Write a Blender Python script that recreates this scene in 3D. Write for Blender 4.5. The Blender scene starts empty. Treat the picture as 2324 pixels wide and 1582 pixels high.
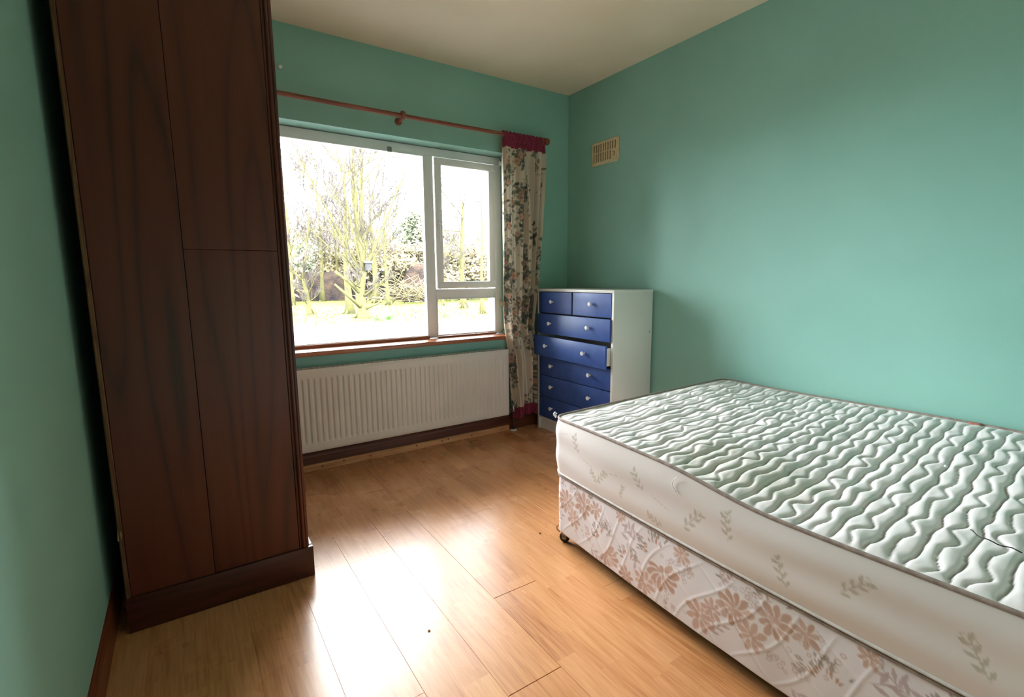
import bpy, bmesh, math, random
import numpy as np
from mathutils import Vector, Matrix

# ------------------------------------------------------------------ camera, light, exposure
scene = bpy.context.scene
COL = scene.collection
SKY = 27.0
CAM = (-2.607, -3.104, 1.160)
cam_d = bpy.data.cameras.new('camera')
cam = bpy.data.objects.new('camera', cam_d); COL.objects.link(cam)
cam_d.sensor_width = 36.0; cam_d.lens = 1115.04 / 2324 * 36.0
cam_d.clip_start = 0.02; cam_d.clip_end = 200
def cam_matrix(yaw, pitch, roll):
    sy, cy, sp, cp = math.sin(yaw), math.cos(yaw), math.sin(pitch), math.cos(pitch)
    f = Vector((sy*cp, cy*cp, -sp)); r = Vector((cy, -sy, 0)); u = r.cross(f)
    c, s = math.cos(roll), math.sin(roll)
    r2 = c*r + s*u; u2 = -s*r + c*u
    m = Matrix((r2, u2, -f)).transposed().to_4x4(); m.translation = CAM
    return m
cam.matrix_world = cam_matrix(math.radians(33.617), math.radians(8.147), math.radians(-0.429))
scene.camera = cam

world = bpy.data.worlds.new('overcast_sky'); scene.world = world; world.use_nodes = True
wn = world.node_tree.nodes; wl = world.node_tree.links
bg = wn['Background']; bg.inputs['Strength'].default_value = SKY
wtc = wn.new('ShaderNodeTexCoord'); wsx = wn.new('ShaderNodeSeparateXYZ'); wr = wn.new('ShaderNodeValToRGB')
wl.new(wtc.outputs['Generated'], wsx.inputs[0]); wl.new(wsx.outputs['Z'], wr.inputs['Fac']); wl.new(wr.outputs['Color'], bg.inputs['Color'])
wr.color_ramp.elements[0].position = 0.0; wr.color_ramp.elements[0].color = (.80, .88, .95, 1)
wr.color_ramp.elements[1].position = 0.7; wr.color_ramp.elements[1].color = (1.0, 1.0, 1.0, 1)

pl = bpy.data.lights.new('window_portal', 'AREA'); pl.shape = 'RECTANGLE'; pl.size = 2.0; pl.size_y = 1.42
pl.cycles.is_portal = True
po = bpy.data.objects.new('window_portal', pl); COL.objects.link(po)
po.location = (-1.55, 0.19, 1.385); po.rotation_euler = (math.radians(-90), 0, 0)

vs = scene.view_settings
vs.view_transform = 'Standard'; vs.look = 'None'; vs.gamma = 1.0; vs.use_curve_mapping = False
vs.exposure = 0.6

R = random.Random(7); NR = np.random.RandomState(7)

# ------------------------------------------------------------------ helpers
def lin(r, g, b):
    def f(c):
        c /= 255.0
        return c/12.92 if c <= .04045 else ((c+.055)/1.055)**2.4
    return (f(r), f(g), f(b), 1.0)

def mat(name, color, rough=.5, spec=.5, metal=0.0):
    m = bpy.data.materials.new(name); m.use_nodes = True
    b = m.node_tree.nodes['Principled BSDF']
    b.inputs['Base Color'].default_value = color
    b.inputs['Roughness'].default_value = rough
    b.inputs['Specular IOR Level'].default_value = spec
    b.inputs['Metallic'].default_value = metal
    return m, m.node_tree.nodes, m.node_tree.links, b

def add_bump(N, L, b, scale=200, strength=.1, dist=.001, detail=2, vec=None, rough=.5):
    n = N.new('ShaderNodeTexNoise'); n.inputs['Scale'].default_value = scale; n.inputs['Detail'].default_value = detail
    n.inputs['Roughness'].default_value = rough
    if vec is None:
        g = N.new('ShaderNodeNewGeometry'); vec = g.outputs['Position']
    L.new(vec, n.inputs['Vector'])
    bu = N.new('ShaderNodeBump'); bu.inputs['Strength'].default_value = strength; bu.inputs['Distance'].default_value = dist
    L.new(n.outputs['Fac'], bu.inputs['Height']); L.new(bu.outputs['Normal'], b.inputs['Normal'])
    return n

def mottled(name, c1, c2, scale, rough=.6, spec=.3, bump=None, detail=3, lo=.35, hi=.65):
    m, N, L, b = mat(name, c1, rough, spec)
    g = N.new('ShaderNodeNewGeometry'); n = N.new('ShaderNodeTexNoise'); n.inputs['Scale'].default_value = scale
    n.inputs['Detail'].default_value = detail; L.new(g.outputs['Position'], n.inputs['Vector'])
    r = N.new('ShaderNodeValToRGB'); r.color_ramp.elements[0].position = lo; r.color_ramp.elements[1].position = hi
    r.color_ramp.elements[0].color = c1; r.color_ramp.elements[1].color = c2
    L.new(n.outputs['Fac'], r.inputs['Fac']); L.new(r.outputs['Color'], b.inputs['Base Color'])
    if bump: add_bump(N, L, b, *bump)
    return m

def wood(name, dark, mid, light, axis='Z', scale=1.0, rough=.4, spec=.5, cath=.5, pores=.4, bumpk=.05):
    """stained wood: stretched noise for fibre, distorted bands for cathedral figure"""
    m, N, L, b = mat(name, mid, rough, spec)
    g = N.new('ShaderNodeNewGeometry'); mp = N.new('ShaderNodeMapping'); L.new(g.outputs['Position'], mp.inputs['Vector'])
    st = {'X': (.06, 1, 1), 'Y': (1, .06, 1), 'Z': (1, 1, .06)}[axis]
    mp.inputs['Scale'].default_value = tuple(s*scale for s in st)
    n1 = N.new('ShaderNodeTexNoise'); n1.inputs['Scale'].default_value = 5.5; n1.inputs['Detail'].default_value = 1.5
    L.new(mp.outputs[0], n1.inputs['Vector'])
    mul = N.new('ShaderNodeMath'); mul.operation = 'MULTIPLY'; mul.inputs[1].default_value = 22.0; L.new(n1.outputs['Fac'], mul.inputs[0])
    fr = N.new('ShaderNodeMath'); fr.operation = 'PINGPONG'; fr.inputs[1].default_value = 1.0; L.new(mul.outputs[0], fr.inputs[0])
    pw = N.new('ShaderNodeMath'); pw.operation = 'POWER'; pw.inputs[1].default_value = 2.2; L.new(fr.outputs[0], pw.inputs[0])
    n2 = N.new('ShaderNodeTexNoise'); n2.inputs['Scale'].default_value = 140; n2.inputs['Detail'].default_value = 3
    L.new(mp.outputs[0], n2.inputs['Vector'])
    n3 = N.new('ShaderNodeTexNoise'); n3.inputs['Scale'].default_value = 9; n3.inputs['Detail'].default_value = 3
    L.new(mp.outputs[0], n3.inputs['Vector'])
    a = N.new('ShaderNodeMath'); a.operation = 'MULTIPLY'; a.inputs[1].default_value = cath*.5; L.new(pw.outputs[0], a.inputs[0])
    c = N.new('ShaderNodeMath'); c.operation = 'MULTIPLY_ADD'; c.inputs[1].default_value = pores; L.new(n2.outputs['Fac'], c.inputs[0]); L.new(a.outputs[0], c.inputs[2])
    d = N.new('ShaderNodeMath'); d.operation = 'MULTIPLY_ADD'; d.inputs[1].default_value = .55; L.new(n3.outputs['Fac'], d.inputs[0]); L.new(c.outputs[0], d.inputs[2])
    r = N.new('ShaderNodeValToRGB'); e = r.color_ramp.elements
    e[0].position = .30; e[0].color = light; e[1].position = .95; e[1].color = dark
    k = e.new(.58); k.color = mid
    L.new(d.outputs[0], r.inputs['Fac']); L.new(r.outputs['Color'], b.inputs['Base Color'])
    bu = N.new('ShaderNodeBump'); bu.inputs['Strength'].default_value = bumpk; bu.inputs['Distance'].default_value = .001
    L.new(n2.outputs['Fac'], bu.inputs['Height']); L.new(bu.outputs['Normal'], b.inputs['Normal'])
    return m

def printed(name, rough=.8, transl=0.0, weave=900, wb=.15):
    m, N, L, b = mat(name, (.8, .8, .8, 1), rough, .15)
    at = N.new('ShaderNodeAttribute'); at.attribute_name = 'print'
    L.new(at.outputs['Color'], b.inputs['Base Color'])
    add_bump(N, L, b, weave, wb, .0005)
    b.inputs['Sheen Weight'].default_value = .15
    if transl > 0:
        t = N.new('ShaderNodeBsdfTranslucent'); L.new(at.outputs['Color'], t.inputs['Color'])
        mx = N.new('ShaderNodeMixShader'); mx.inputs[0].default_value = transl
        L.new(b.outputs[0], mx.inputs[1]); L.new(t.outputs[0], mx.inputs[2]); L.new(mx.outputs[0], N['Material Output'].inputs['Surface'])
    return m

def link(name, me, m=None, parent=None, smooth=False):
    o = bpy.data.objects.new(name, me); COL.objects.link(o)
    if m is not None:
        for mm in (m if isinstance(m, (list, tuple)) else [m]): me.materials.append(mm)
    if parent is not None: o.parent = parent
    if smooth: me.polygons.foreach_set('use_smooth', [True]*len(me.polygons))
    return o

class MB:
    """collects simple solids in one mesh"""
    def __init__(s): s.v = []; s.f = []
    def add(s, v, f):
        n = len(s.v); s.v += [tuple(p) for p in v]; s.f += [tuple(i+n for i in q) for q in f]; return s
    def box(s, x0, x1, y0, y1, z0, z1, c=0.0):
        if x0 > x1: x0, x1 = x1, x0
        if y0 > y1: y0, y1 = y1, y0
        if z0 > z1: z0, z1 = z1, z0
        if c <= 0:
            v = [(x, y, z) for z in (z0, z1) for (x, y) in ((x0, y0), (x1, y0), (x1, y1), (x0, y1))]
            return s.add(v, [(3, 2, 1, 0), (4, 5, 6, 7), (0, 1, 5, 4), (1, 2, 6, 5), (2, 3, 7, 6), (3, 0, 4, 7)])
        bm = bmesh.new(); bmesh.ops.create_cube(bm, size=1)
        for q in bm.verts: q.co = ((x0+x1)/2+q.co.x*(x1-x0), (y0+y1)/2+q.co.y*(y1-y0), (z0+z1)/2+q.co.z*(z1-z0))
        c = min(c, .45*min(x1-x0, y1-y0, z1-z0))
        bmesh.ops.bevel(bm, geom=bm.edges[:], offset=c, segments=2, affect='EDGES', profile=.6)
        bm.verts.index_update()
        s.add([q.co[:] for q in bm.verts], [[q.index for q in f.verts] for f in bm.faces]); bm.free(); return s
    def lathe(s, prof, origin=(0, 0, 0), axis=(0, 0, 1), n=20):
        ax = Vector(axis).normalized(); t = Vector((1, 0, 0)) if abs(ax.x) < .9 else Vector((0, 1, 0))
        u = ax.cross(t).normalized(); w = ax.cross(u); O = Vector(origin); v = []; f = []
        for r, h in prof:
            for k in range(n):
                a = 2*math.pi*k/n; v.append(O + ax*h + (u*math.cos(a)+w*math.sin(a))*max(r, 1e-5))
        m = len(prof)
        for i in range(m-1):
            for k in range(n): f.append((i*n+k, i*n+(k+1) % n, (i+1)*n+(k+1) % n, (i+1)*n+k))
        f.append(tuple(range(n-1, -1, -1))); f.append(tuple((m-1)*n+k for k in range(n)))
        return s.add(v, f)
    def tube(s, pts, rad, n=8, closed=False, caps=True):
        P = [Vector(p) for p in pts]; m = len(P)
        if not hasattr(rad, '__len__'): rad = [rad]*m
        v = []; f = []; ref = Vector((0, 0, 1))
        d0 = (P[1]-P[0]).normalized()
        if abs(d0.z) > .9: ref = Vector((1, 0, 0))
        u = d0.cross(ref).normalized()
        for i in range(m):
            a = P[(i-1) % m] if (closed or i > 0) else P[i]; b = P[(i+1) % m] if (closed or i < m-1) else P[i]
            d = (b-a).normalized(); u = (u - d*u.dot(d)).normalized(); w = d.cross(u)
            for k in range(n):
                t = 2*math.pi*k/n; v.append(P[i] + (u*math.cos(t)+w*math.sin(t))*rad[i])
        for i in range(m if closed else m-1):
            j = (i+1) % m
            for k in range(n): f.append((i*n+k, i*n+(k+1) % n, j*n+(k+1) % n, j*n+k))
        if caps and not closed:
            f.append(tuple(range(n-1, -1, -1))); f.append(tuple((m-1)*n+k for k in range(n)))
        return s.add(v, f)
    def build(s, name, m=None, parent=None, smooth=False, auto=False):
        me = bpy.data.meshes.new(name); me.from_pydata([tuple(p) for p in s.v], [], s.f); me.update()
        o = link(name, me, m, parent, smooth)
        if auto:
            me.polygons.foreach_set('use_smooth', [True]*len(me.polygons))
            me.set_sharp_from_angle(angle=math.radians(35))
        return o

def grid_mesh(name, P, m, parent=None, color=None, closed_u=False, flip=False):
    """P: array (nu, nv, 3)"""
    nu, nv, _ = P.shape
    i, j = np.meshgrid(np.arange(nu if closed_u else nu-1), np.arange(nv-1), indexing='ij')
    a = i*nv+j; b = ((i+1) % nu)*nv+j; c = b+1; d = a+1
    F = np.stack([a, b, c, d], -1).reshape(-1, 4)
    if flip: F = F[:, ::-1]
    me = bpy.data.meshes.new(name)
    me.vertices.add(nu*nv); me.vertices.foreach_set('co', P.reshape(-1).astype(np.float32))
    me.loops.add(F.size); me.loops.foreach_set('vertex_index', F.reshape(-1).astype(np.int32))
    me.polygons.add(len(F)); me.polygons.foreach_set('loop_start', np.arange(0, F.size, 4, dtype=np.int32))
    me.update(calc_edges=True); me.validate()
    if color is not None:
        ca = me.color_attributes.new('print', 'FLOAT_COLOR', 'POINT')
        full = np.ones((nu*nv, 4), np.float32); full[:, :3] = color.reshape(-1, 3)
        ca.data.foreach_set('color', full.reshape(-1))
    return link(name, me, m, parent, True)

def empty(name, loc, label=None, cat=None, group=None, kind=None, rz=0):
    o = bpy.data.objects.new(name, None); COL.objects.link(o); o.location = loc; o.rotation_euler.z = rz
    o.empty_display_size = .1
    tag(o, label, cat, group, kind); return o
def tag(o, label=None, cat=None, group=None, kind=None):
    if label: o['label'] = label
    if cat: o['category'] = cat
    if group: o['group'] = group
    if kind: o['kind'] = kind
    return o
def keep(o, parent):
    """parent o (built in world coordinates) to a placed empty without moving it"""
    o.parent = parent
    o.matrix_parent_inverse = (Matrix.Translation(parent.location) @ Matrix.Rotation(parent.rotation_euler.z, 4, 'Z')).inverted()
    return o
def sstep(a, b, x):
    t = np.clip((x-a)/(b-a), 0, 1); return t*t*(3-2*t)

# ------------------------------------------------------------------ dimensions
XL, XR, YB, YN, H = -2.896, 0.0, 0.0, -3.62, 2.55
WX0, WX1, WZ0, WZ1 = -2.50, -0.552, 0.705, 2.05        # window opening

# ------------------------------------------------------------------ materials
def wall_mat():
    m, N, L, b = mat('green_wall_paint', lin(140, 204, 186), .55, .35)
    g = N.new('ShaderNodeNewGeometry')
    n = N.new('ShaderNodeTexNoise'); n.inputs['Scale'].default_value = 1.6; n.inputs['Detail'].default_value = 4
    L.new(g.outputs['Position'], n.inputs['Vector'])
    r = N.new('ShaderNodeValToRGB'); r.color_ramp.elements[0].position = .3; r.color_ramp.elements[1].position = .7
    r.color_ramp.elements[0].color = lin(141, 189, 175); r.color_ramp.elements[1].color = lin(150, 198, 184)
    L.new(n.outputs['Fac'], r.inputs['Fac']); L.new(r.outputs['Color'], b.inputs['Base Color'])
    add_bump(N, L, b, 160, .12, .0012, 3)
    return m
M_WALL = wall_mat()
M_CEIL = mottled('stained_ceiling_paint', lin(238, 220, 192), lin(246, 232, 208), 1.3, .8, .2, (90, .12, .0015))
M_SUB = mat('subfloor', lin(70, 45, 30), .9)[0]
M_RENDER = mottled('exterior_render', lin(150, 155, 165), lin(172, 176, 186), 9, .9, .1)
M_PVC = mottled('white_window_plastic', lin(240, 240, 238), lin(244, 244, 242), 3, .35, .45)
M_METALWHITE = mottled('radiator_enamel', lin(224, 214, 203), lin(229, 219, 208), 4, .35, .5)
M_CREAM = mottled('yellowed_plastic', lin(214, 196, 152), lin(228, 212, 172), 30, .45, .4)
M_DARK = mat('dark_void', lin(36, 30, 26), .9)[0]
M_BLACK = mottled('black_rubber', lin(22, 20, 20), lin(34, 31, 30), 60, .5, .4)
M_STEEL = mottled('dull_steel', lin(120, 116, 110), lin(150, 146, 140), 80, .35, .5); M_STEEL.node_tree.nodes['Principled BSDF'].inputs['Metallic'].default_value = .8
M_WHITELAM = mottled('white_laminate', lin(222, 222, 214), lin(230, 230, 223), 2, .4, .45)
M_BLUE = mottled('blue_drawer_paint', lin(52, 82, 150), lin(58, 90, 160), 14, .42, .5, (350, .06, .0006))
M_KNOB = mat('white_knob', lin(235, 235, 232), .2, .6)[0]
M_MAROON = mottled('maroon_cotton', lin(122, 48, 66), lin(146, 62, 82), 60, .85, .1, (900, .2, .0005))
M_RODWOOD = wood('rod_wood', lin(96, 44, 32), lin(140, 78, 58), lin(168, 102, 78), 'X', 3, .35, .5)
M_SILL = wood('sill_wood', lin(128, 66, 40), lin(168, 98, 62), lin(192, 122, 84), 'X', 2, .28, .5)
M_PINE = wood('knotty_pine', lin(158, 100, 60), lin(200, 144, 94), lin(220, 168, 118), 'X', 2, .45, .4)
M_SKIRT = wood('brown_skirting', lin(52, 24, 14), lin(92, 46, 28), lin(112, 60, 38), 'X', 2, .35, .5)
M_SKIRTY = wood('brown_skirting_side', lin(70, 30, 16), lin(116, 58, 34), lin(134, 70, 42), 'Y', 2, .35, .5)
M_MAHOG = wood('mahogany_stain', lin(44, 18, 13), lin(88, 35, 20), lin(98, 44, 27), 'Z', .8, .32, .5, cath=.75, pores=.3)
M_MAHOGX = wood('mahogany_stain_plinth', lin(30, 10, 8), lin(66, 26, 18), lin(78, 34, 24), 'X', 1.25, .32, .5, cath=.5, pores=.3)
M_RAWEDGE = wood('raw_board_edge', lin(60, 32, 20), lin(96, 64, 42), lin(124, 90, 60), 'Z', 3, .5, .3)
M_CHIP = mat('chipped_bare_wood', lin(190, 160, 110), .6)[0]
M_PIPING = mottled('taupe_piping', lin(140, 124, 116), lin(166, 150, 140), 50, .8, .1)
M_PIPEW = mottled('pale_piping', lin(206, 200, 196), lin(222, 218, 214), 50, .8, .1)

def glass_mat():
    m = bpy.data.materials.new('window_glass'); m.use_nodes = True; N = m.node_tree.nodes; L = m.node_tree.links
    N.remove(N['Principled BSDF'])
    t = N.new('ShaderNodeBsdfTransparent'); t.inputs[0].default_value = (.97, .985, .98, 1)
    g = N.new('ShaderNodeBsdfGlossy'); g.inputs['Roughness'].default_value = .01
    fz = N.new('ShaderNodeFresnel'); fz.inputs['IOR'].default_value = 1.45
    mx = N.new('ShaderNodeMixShader'); L.new(fz.outputs[0], mx.inputs[0]); L.new(t.outputs[0], mx.inputs[1]); L.new(g.outputs[0], mx.inputs[2])
    L.new(mx.outputs[0], N['Material Output'].inputs['Surface'])
    return m
M_GLASS = glass_mat()

def laminate():
    """oak-print laminate, three printed strips to a plank"""
    m, N, L, b = mat('oak_laminate', lin(190, 130, 90), .27, .62)
    g = N.new('ShaderNodeNewGeometry'); s = N.new('ShaderNodeSeparateXYZ'); L.new(g.outputs['Position'], s.inputs[0])
    def mth(op, a, bb=None, cc=None):
        n = N.new('ShaderNodeMath'); n.operation = op
        for k, q in enumerate((a, bb, cc)):
            if q is None: continue
            if isinstance(q, (int, float)): n.inputs[k].default_value = q
            else: L.new(q, n.inputs[k])
        return n.outputs[0]
    si = mth('FLOOR', mth('DIVIDE', mth('ADD', s.outputs['X'], 2.133), .0945))
    wn1 = N.new('ShaderNodeTexWhiteNoise'); wn1.noise_dimensions = '1D'; L.new(si, wn1.inputs['W'])
    ci = mth('FLOOR', mth('DIVIDE', mth('ADD', s.outputs['Y'], mth('MULTIPLY', wn1.outputs['Value'], 3.0)), .51))
    cb = N.new('ShaderNodeCombineXYZ'); L.new(si, cb.inputs[0]); L.new(ci, cb.inputs[1])
    wn2 = N.new('ShaderNodeTexWhiteNoise'); wn2.noise_dimensions = '2D'; L.new(cb.outputs[0], wn2.inputs['Vector'])
    # grain
    off = N.new('ShaderNodeVectorMath'); off.operation = 'MULTIPLY_ADD'
    L.new(wn2.outputs['Color'], off.inputs[0]); off.inputs[1].default_value = (3, 3, 3); L.new(g.outputs['Position'], off.inputs[2])
    mp = N.new('ShaderNodeMapping'); mp.inputs['Scale'].default_value = (1, .055, 1); L.new(off.outputs[0], mp.inputs['Vector'])
    n1 = N.new('ShaderNodeTexNoise'); n1.inputs['Scale'].default_value = 14; n1.inputs['Detail'].default_value = 2; L.new(mp.outputs[0], n1.inputs['Vector'])
    ring = mth('POWER', mth('PINGPONG', mth('MULTIPLY', n1.outputs['Fac'], 12.0), 1.0), 2.5)
    n2 = N.new('ShaderNodeTexNoise'); n2.inputs['Scale'].default_value = 150; n2.inputs['Detail'].default_value = 3; L.new(mp.outputs[0], n2.inputs['Vector'])
    f = mth('ADD', mth('MULTIPLY', ring, .17), mth('MULTIPLY', n2.outputs['Fac'], .62))
    f = mth('ADD', f, mth('MULTIPLY', wn2.outputs['Value'], .26))
    r = N.new('ShaderNodeValToRGB'); e = r.color_ramp.elements
    e[0].position = .25; e[0].color = lin(218, 160, 110); e[1].position = .92; e[1].color = lin(152, 90, 50)
    k = e.new(.52); k.color = lin(202, 140, 90)
    L.new(f, r.inputs['Fac']); L.new(r.outputs['Color'], b.inputs['Base Color'])
    n3 = N.new('ShaderNodeTexNoise'); n3.inputs['Scale'].default_value = 3; n3.inputs['Detail'].default_value = 4; L.new(g.outputs['Position'], n3.inputs['Vector'])
    rr = mth('MULTIPLY_ADD', n3.outputs['Fac'], .05, .25); L.new(rr, b.inputs['Roughness'])
    bu = N.new('ShaderNodeBump'); bu.inputs['Strength'].default_value = .05; bu.inputs['Distance'].default_value = .0006
    L.new(n2.outputs['Fac'], bu.inputs['Height']); L.new(bu.outputs['Normal'], b.inputs['Normal'])
    return m
M_LAM = laminate()

# ------------------------------------------------------------------ room shell
def struct(o): o['kind'] = 'structure'; return o
floor = struct(MB().box(XL, XR, YN, YB, -.06, -.008).build('floor', M_SUB))
PW, PL_ = .1893, 1.535
joints = {-1: -1.93, 0: -1.165, 1: -.54, 2: -1.690, 3: -1.07, 4: -.33, 5: -1.42, 6: -.85, 7: -.15, 8: -1.2, 9: -.6, 10: -1.5, 11: -.95, -2: -1.30, -3: -.75, -4: -1.55, -5: -1.0}
plank_cache = {}
def plank(x0, x1, y0, y1, lift=0.0):
    w, l = round(x1-x0, 4), round(y1-y0, 4); key = (w, l)
    if key not in plank_cache:
        c = .0005; v = []
        for (z, i) in ((-.008, 0), (-c, 0), (0, c)):
            v += [(-w/2+i, -l/2+i, z), (w/2-i, -l/2+i, z), (w/2-i, l/2-i, z), (-w/2+i, l/2-i, z)]
        f = [(8, 9, 10, 11), (3, 2, 1, 0)]
        for r in (0, 4):
            for k in range(4): f.append((r+k, r+(k+1) % 4, r+4+(k+1) % 4, r+4+k))
        me = bpy.data.meshes.new('plank'); me.from_pydata(v, [], f); me.update(); me.materials.append(M_LAM); plank_cache[key] = me
    o = bpy.data.objects.new('plank', plank_cache[key]); COL.objects.link(o); o.parent = floor
    o.location = ((x0+x1)/2, (y0+y1)/2, lift)
for k in range(-5, 12):
    x0 = -2.133 + k*PW; x1 = x0 + PW - .00025
    x0, x1 = max(x0, XL+.004), min(x1, XR-.004)
    if x1-x0 < .01: continue
    j = joints[k]
    while j < YB: j += PL_
    ends = [YB-.004]
    while j > YN:
        if j < ends[-1]-.02: ends.append(j)
        j -= PL_
    ends.append(YN+.004)
    for a, bb in zip(ends[:-1], ends[1:]):
        gap = .0022 if k in (1, 2) else .0004
        plank(x0, x1, bb+gap/2, a-gap/2, {1: .0006, 2: .0011, 0: .0004}.get(k, 0) if bb < -1.2 or k == 2 else 0)
struct(MB().box(XL-.2, XR+.2, YN-.2, YB+.3, H, H+.15).build('ceiling', M_CEIL))
wb = MB()
def wpiece(x0, x1, z0, z1): wb.box(x0, x1, 0, .13, z0, z1)
for (x0, x1, z0, z1) in ((XL-.2, WX0, -.06, H), (WX1, XR+.2, -.06, H), (WX0, WX1, -.06, WZ0), (WX0, WX1, WZ1, H)): wpiece(x0, x1, z0, z1)
wall_back = struct(wb.build('wall_back', M_WALL))
wo = MB()
for (x0, x1, z0, z1) in ((XL-.6, WX0, -.4, H+.1), (WX1, XR+.6, -.4, H+.1), (WX0, WX1, -.4, WZ0-.02), (WX0, WX1, WZ1, H+.1)): wo.box(x0, x1, .1302, .33, z0, z1)
struct(wo.build('wall_outer', M_RENDER))
struct(MB().box(XR, XR+.15, YN-.2, 0, -.06, H).build('wall_right', M_WALL))
struct(MB().box(XL-.15, XL, YN-.2, 0, -.06, H).build('wall_left', M_WALL))
struct(MB().box(XL, XR, YN-.15, YN, -.06, H).build('wall_front', M_WALL))

dr = struct(bpy.data.objects.new('added_bounce_door', None)); COL.objects.link(dr); dr.location = (-1.7, YN, 0)  # unseen pale door, added for sheen on the wardrobe side and white bounce
d_ = MB(); d_.box(-2.10, -1.30, YN+.001, YN+.03, .005, 2.0, .003)
for (a_, b2) in ((.12, .85), (1.0, 1.9)):
    for (x0_, x1_) in ((-2.0, -1.74), (-1.66, -1.40)): d_.box(x0_, x1_, YN+.029, YN+.036, a_, b2, .006)
keep(d_.build('bounce_door_leaf', M_WHITELAM, auto=True), dr)
d_ = MB(); d_.box(-2.18, -2.10, YN+.001, YN+.045, .001, 2.08, .004); d_.box(-1.30, -1.22, YN+.001, YN+.045, .001, 2.08, .004); d_.box(-2.10, -1.30, YN+.001, YN+.045, 2.0, 2.08, .004)
keep(d_.build('bounce_door_frame', M_WHITELAM, auto=True), dr)
keep(MB().tube([(-1.37, YN+.03, 1.0), (-1.37, YN+.075, 1.0), (-1.48, YN+.075, 1.0)], .009, 10).build('bounce_door_handle', M_STEEL, smooth=True), dr)
def board_profile(length_axis, a0, a1, base, out, prof, name, m):
    """skirting: prof = [(offset from wall, z)]"""
    v = []; n = len(prof)
    for a in (a0, a1):
        for d, z in prof:
            v.append((a, base+out*d, z) if length_axis == 'X' else (base+out*d, a, z))
    f = [(i, (i+1) % n, n+(i+1) % n, n+i) for i in range(n)] + [tuple(range(n)), tuple(range(2*n-1, n-1, -1))]
    o = MB().add(v, f).build(name, m); bm = bmesh.new(); bm.from_mesh(o.data); bmesh.ops.recalc_face_normals(bm, faces=bm.faces); bm.to_mesh(o.data); bm.free()
    return struct(o)
SK = [(0, .001), (.018, .001), (.018, .085), (.015, .092), (.015, .098), (.010, .108), (.006, .113), (0, .115)]
board_profile('X', XL+.02, XR-.001, 0, -1, SK, 'baseboard_back', M_SKIRT)
board_profile('Y', YN+.02, -.02, XL, 1, [(d_*.62, z_) for d_, z_ in SK], 'baseboard_left', M_SKIRTY)
board_profile('Y', YN+.02, -.02, XR, -1, SK, 'baseboard_right', M_SKIRTY)
board_profile('X', XL+.02, XR-.02, YN, 1, SK, 'baseboard_front', M_SKIRT)
trim = board_profile('X', XL+.03, -.60, -.0182, -1, [(0, .001), (.022, .001), (.022, .033), (.017, .040), (0, .041)], 'trim_1', M_PINE)
kn = MB()
for x, z in ((-1.98, .02), (-1.68, .024), (-1.36, .028), (-1.17, .024), (-1.12, .029), (-.93, .02), (-1.85, .03)):
    kn.lathe([(.006, 0), (.006, .0006), (.003, .0008)], (x, -.0400, z), (0, -1, 0), 10)
kn.build('knot', mat('knot_wood', lin(96, 46, 28), .5)[0], trim)

# ------------------------------------------------------------------ window
win = struct(bpy.data.objects.new('window_1', None)); COL.objects.link(win); win.location = (-1.5, .16, .737)
FY0, FY1 = .125, .185
def wbox(name, x0, x1, z0, z1, y0=FY0, y1=FY1, c=.004, m=M_PVC, par=None):
    o = MB().box(x0, x1, y0, y1, z0, z1, c).build(name, m, auto=True)
    if par is None: keep(o, win)
    return o
fr = MB()
fr.box(WX0, WX1, FY0, FY1, 1.992, WZ1-.004, .004); fr.box(WX0, WX0+.055, FY0, FY1, .737, 1.992, .004)
fr.box(WX1-.058, WX1, FY0, FY1, .737, 1.992, .004); fr.box(WX0+.055, WX1-.058, .14, FY1, .737, .752, .003)
o = fr.build('frame', M_PVC, auto=True); keep(o, win)
wbox('wood_reflection_strip', WX0+.055, -1.168, .736, .757, .112, .139, .003, M_SILL)  # brown wood colour paints in the wood's reflection on the white bottom frame
wbox('wood_reflection_strip', -1.104, WX1-.058, .736, .748, .112, .139, .003, M_SILL)  # same painted-in wood reflection below the small pane
wbox('mullion', -1.168, -1.104, .752, 1.992)
wbox('transom', -1.104, WX1-.058, 1.020, 1.086)
# glazing beads around the fixed panes
def bead(x0, x1, z0, z1, w=.010, y0=.150, y1=.168):
    b = MB(); b.box(x0, x1, y0, y1, z1-w, z1, .002); b.box(x0, x1, y0, y1, z0, z0+w, .002)
    b.box(x0, x0+w, y0, y1, z0+w, z1-w, .002); b.box(x1-w, x1, y0, y1, z0+w, z1-w, .002)
    o = b.build('glazing_bead', M_PVC); keep(o, win)
FY_g = .176
bead(WX0+.055, -1.168, .752, 1.992, y0=FY0-.004, y1=.14); bead(-1.104, WX1-.058, .752, 1.020, .008, y0=FY0-.004, y1=.14)
for x0, x1, z0, z1 in ((WX0+.055, -1.168, .752, 1.992), (-1.104, WX1-.058, .752, 1.020)):
    o = MB().box(x0+.001, x1-.001, .150, .154, z0+.001, z1-.001).build('pane', M_GLASS); keep(o, win)
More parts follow.
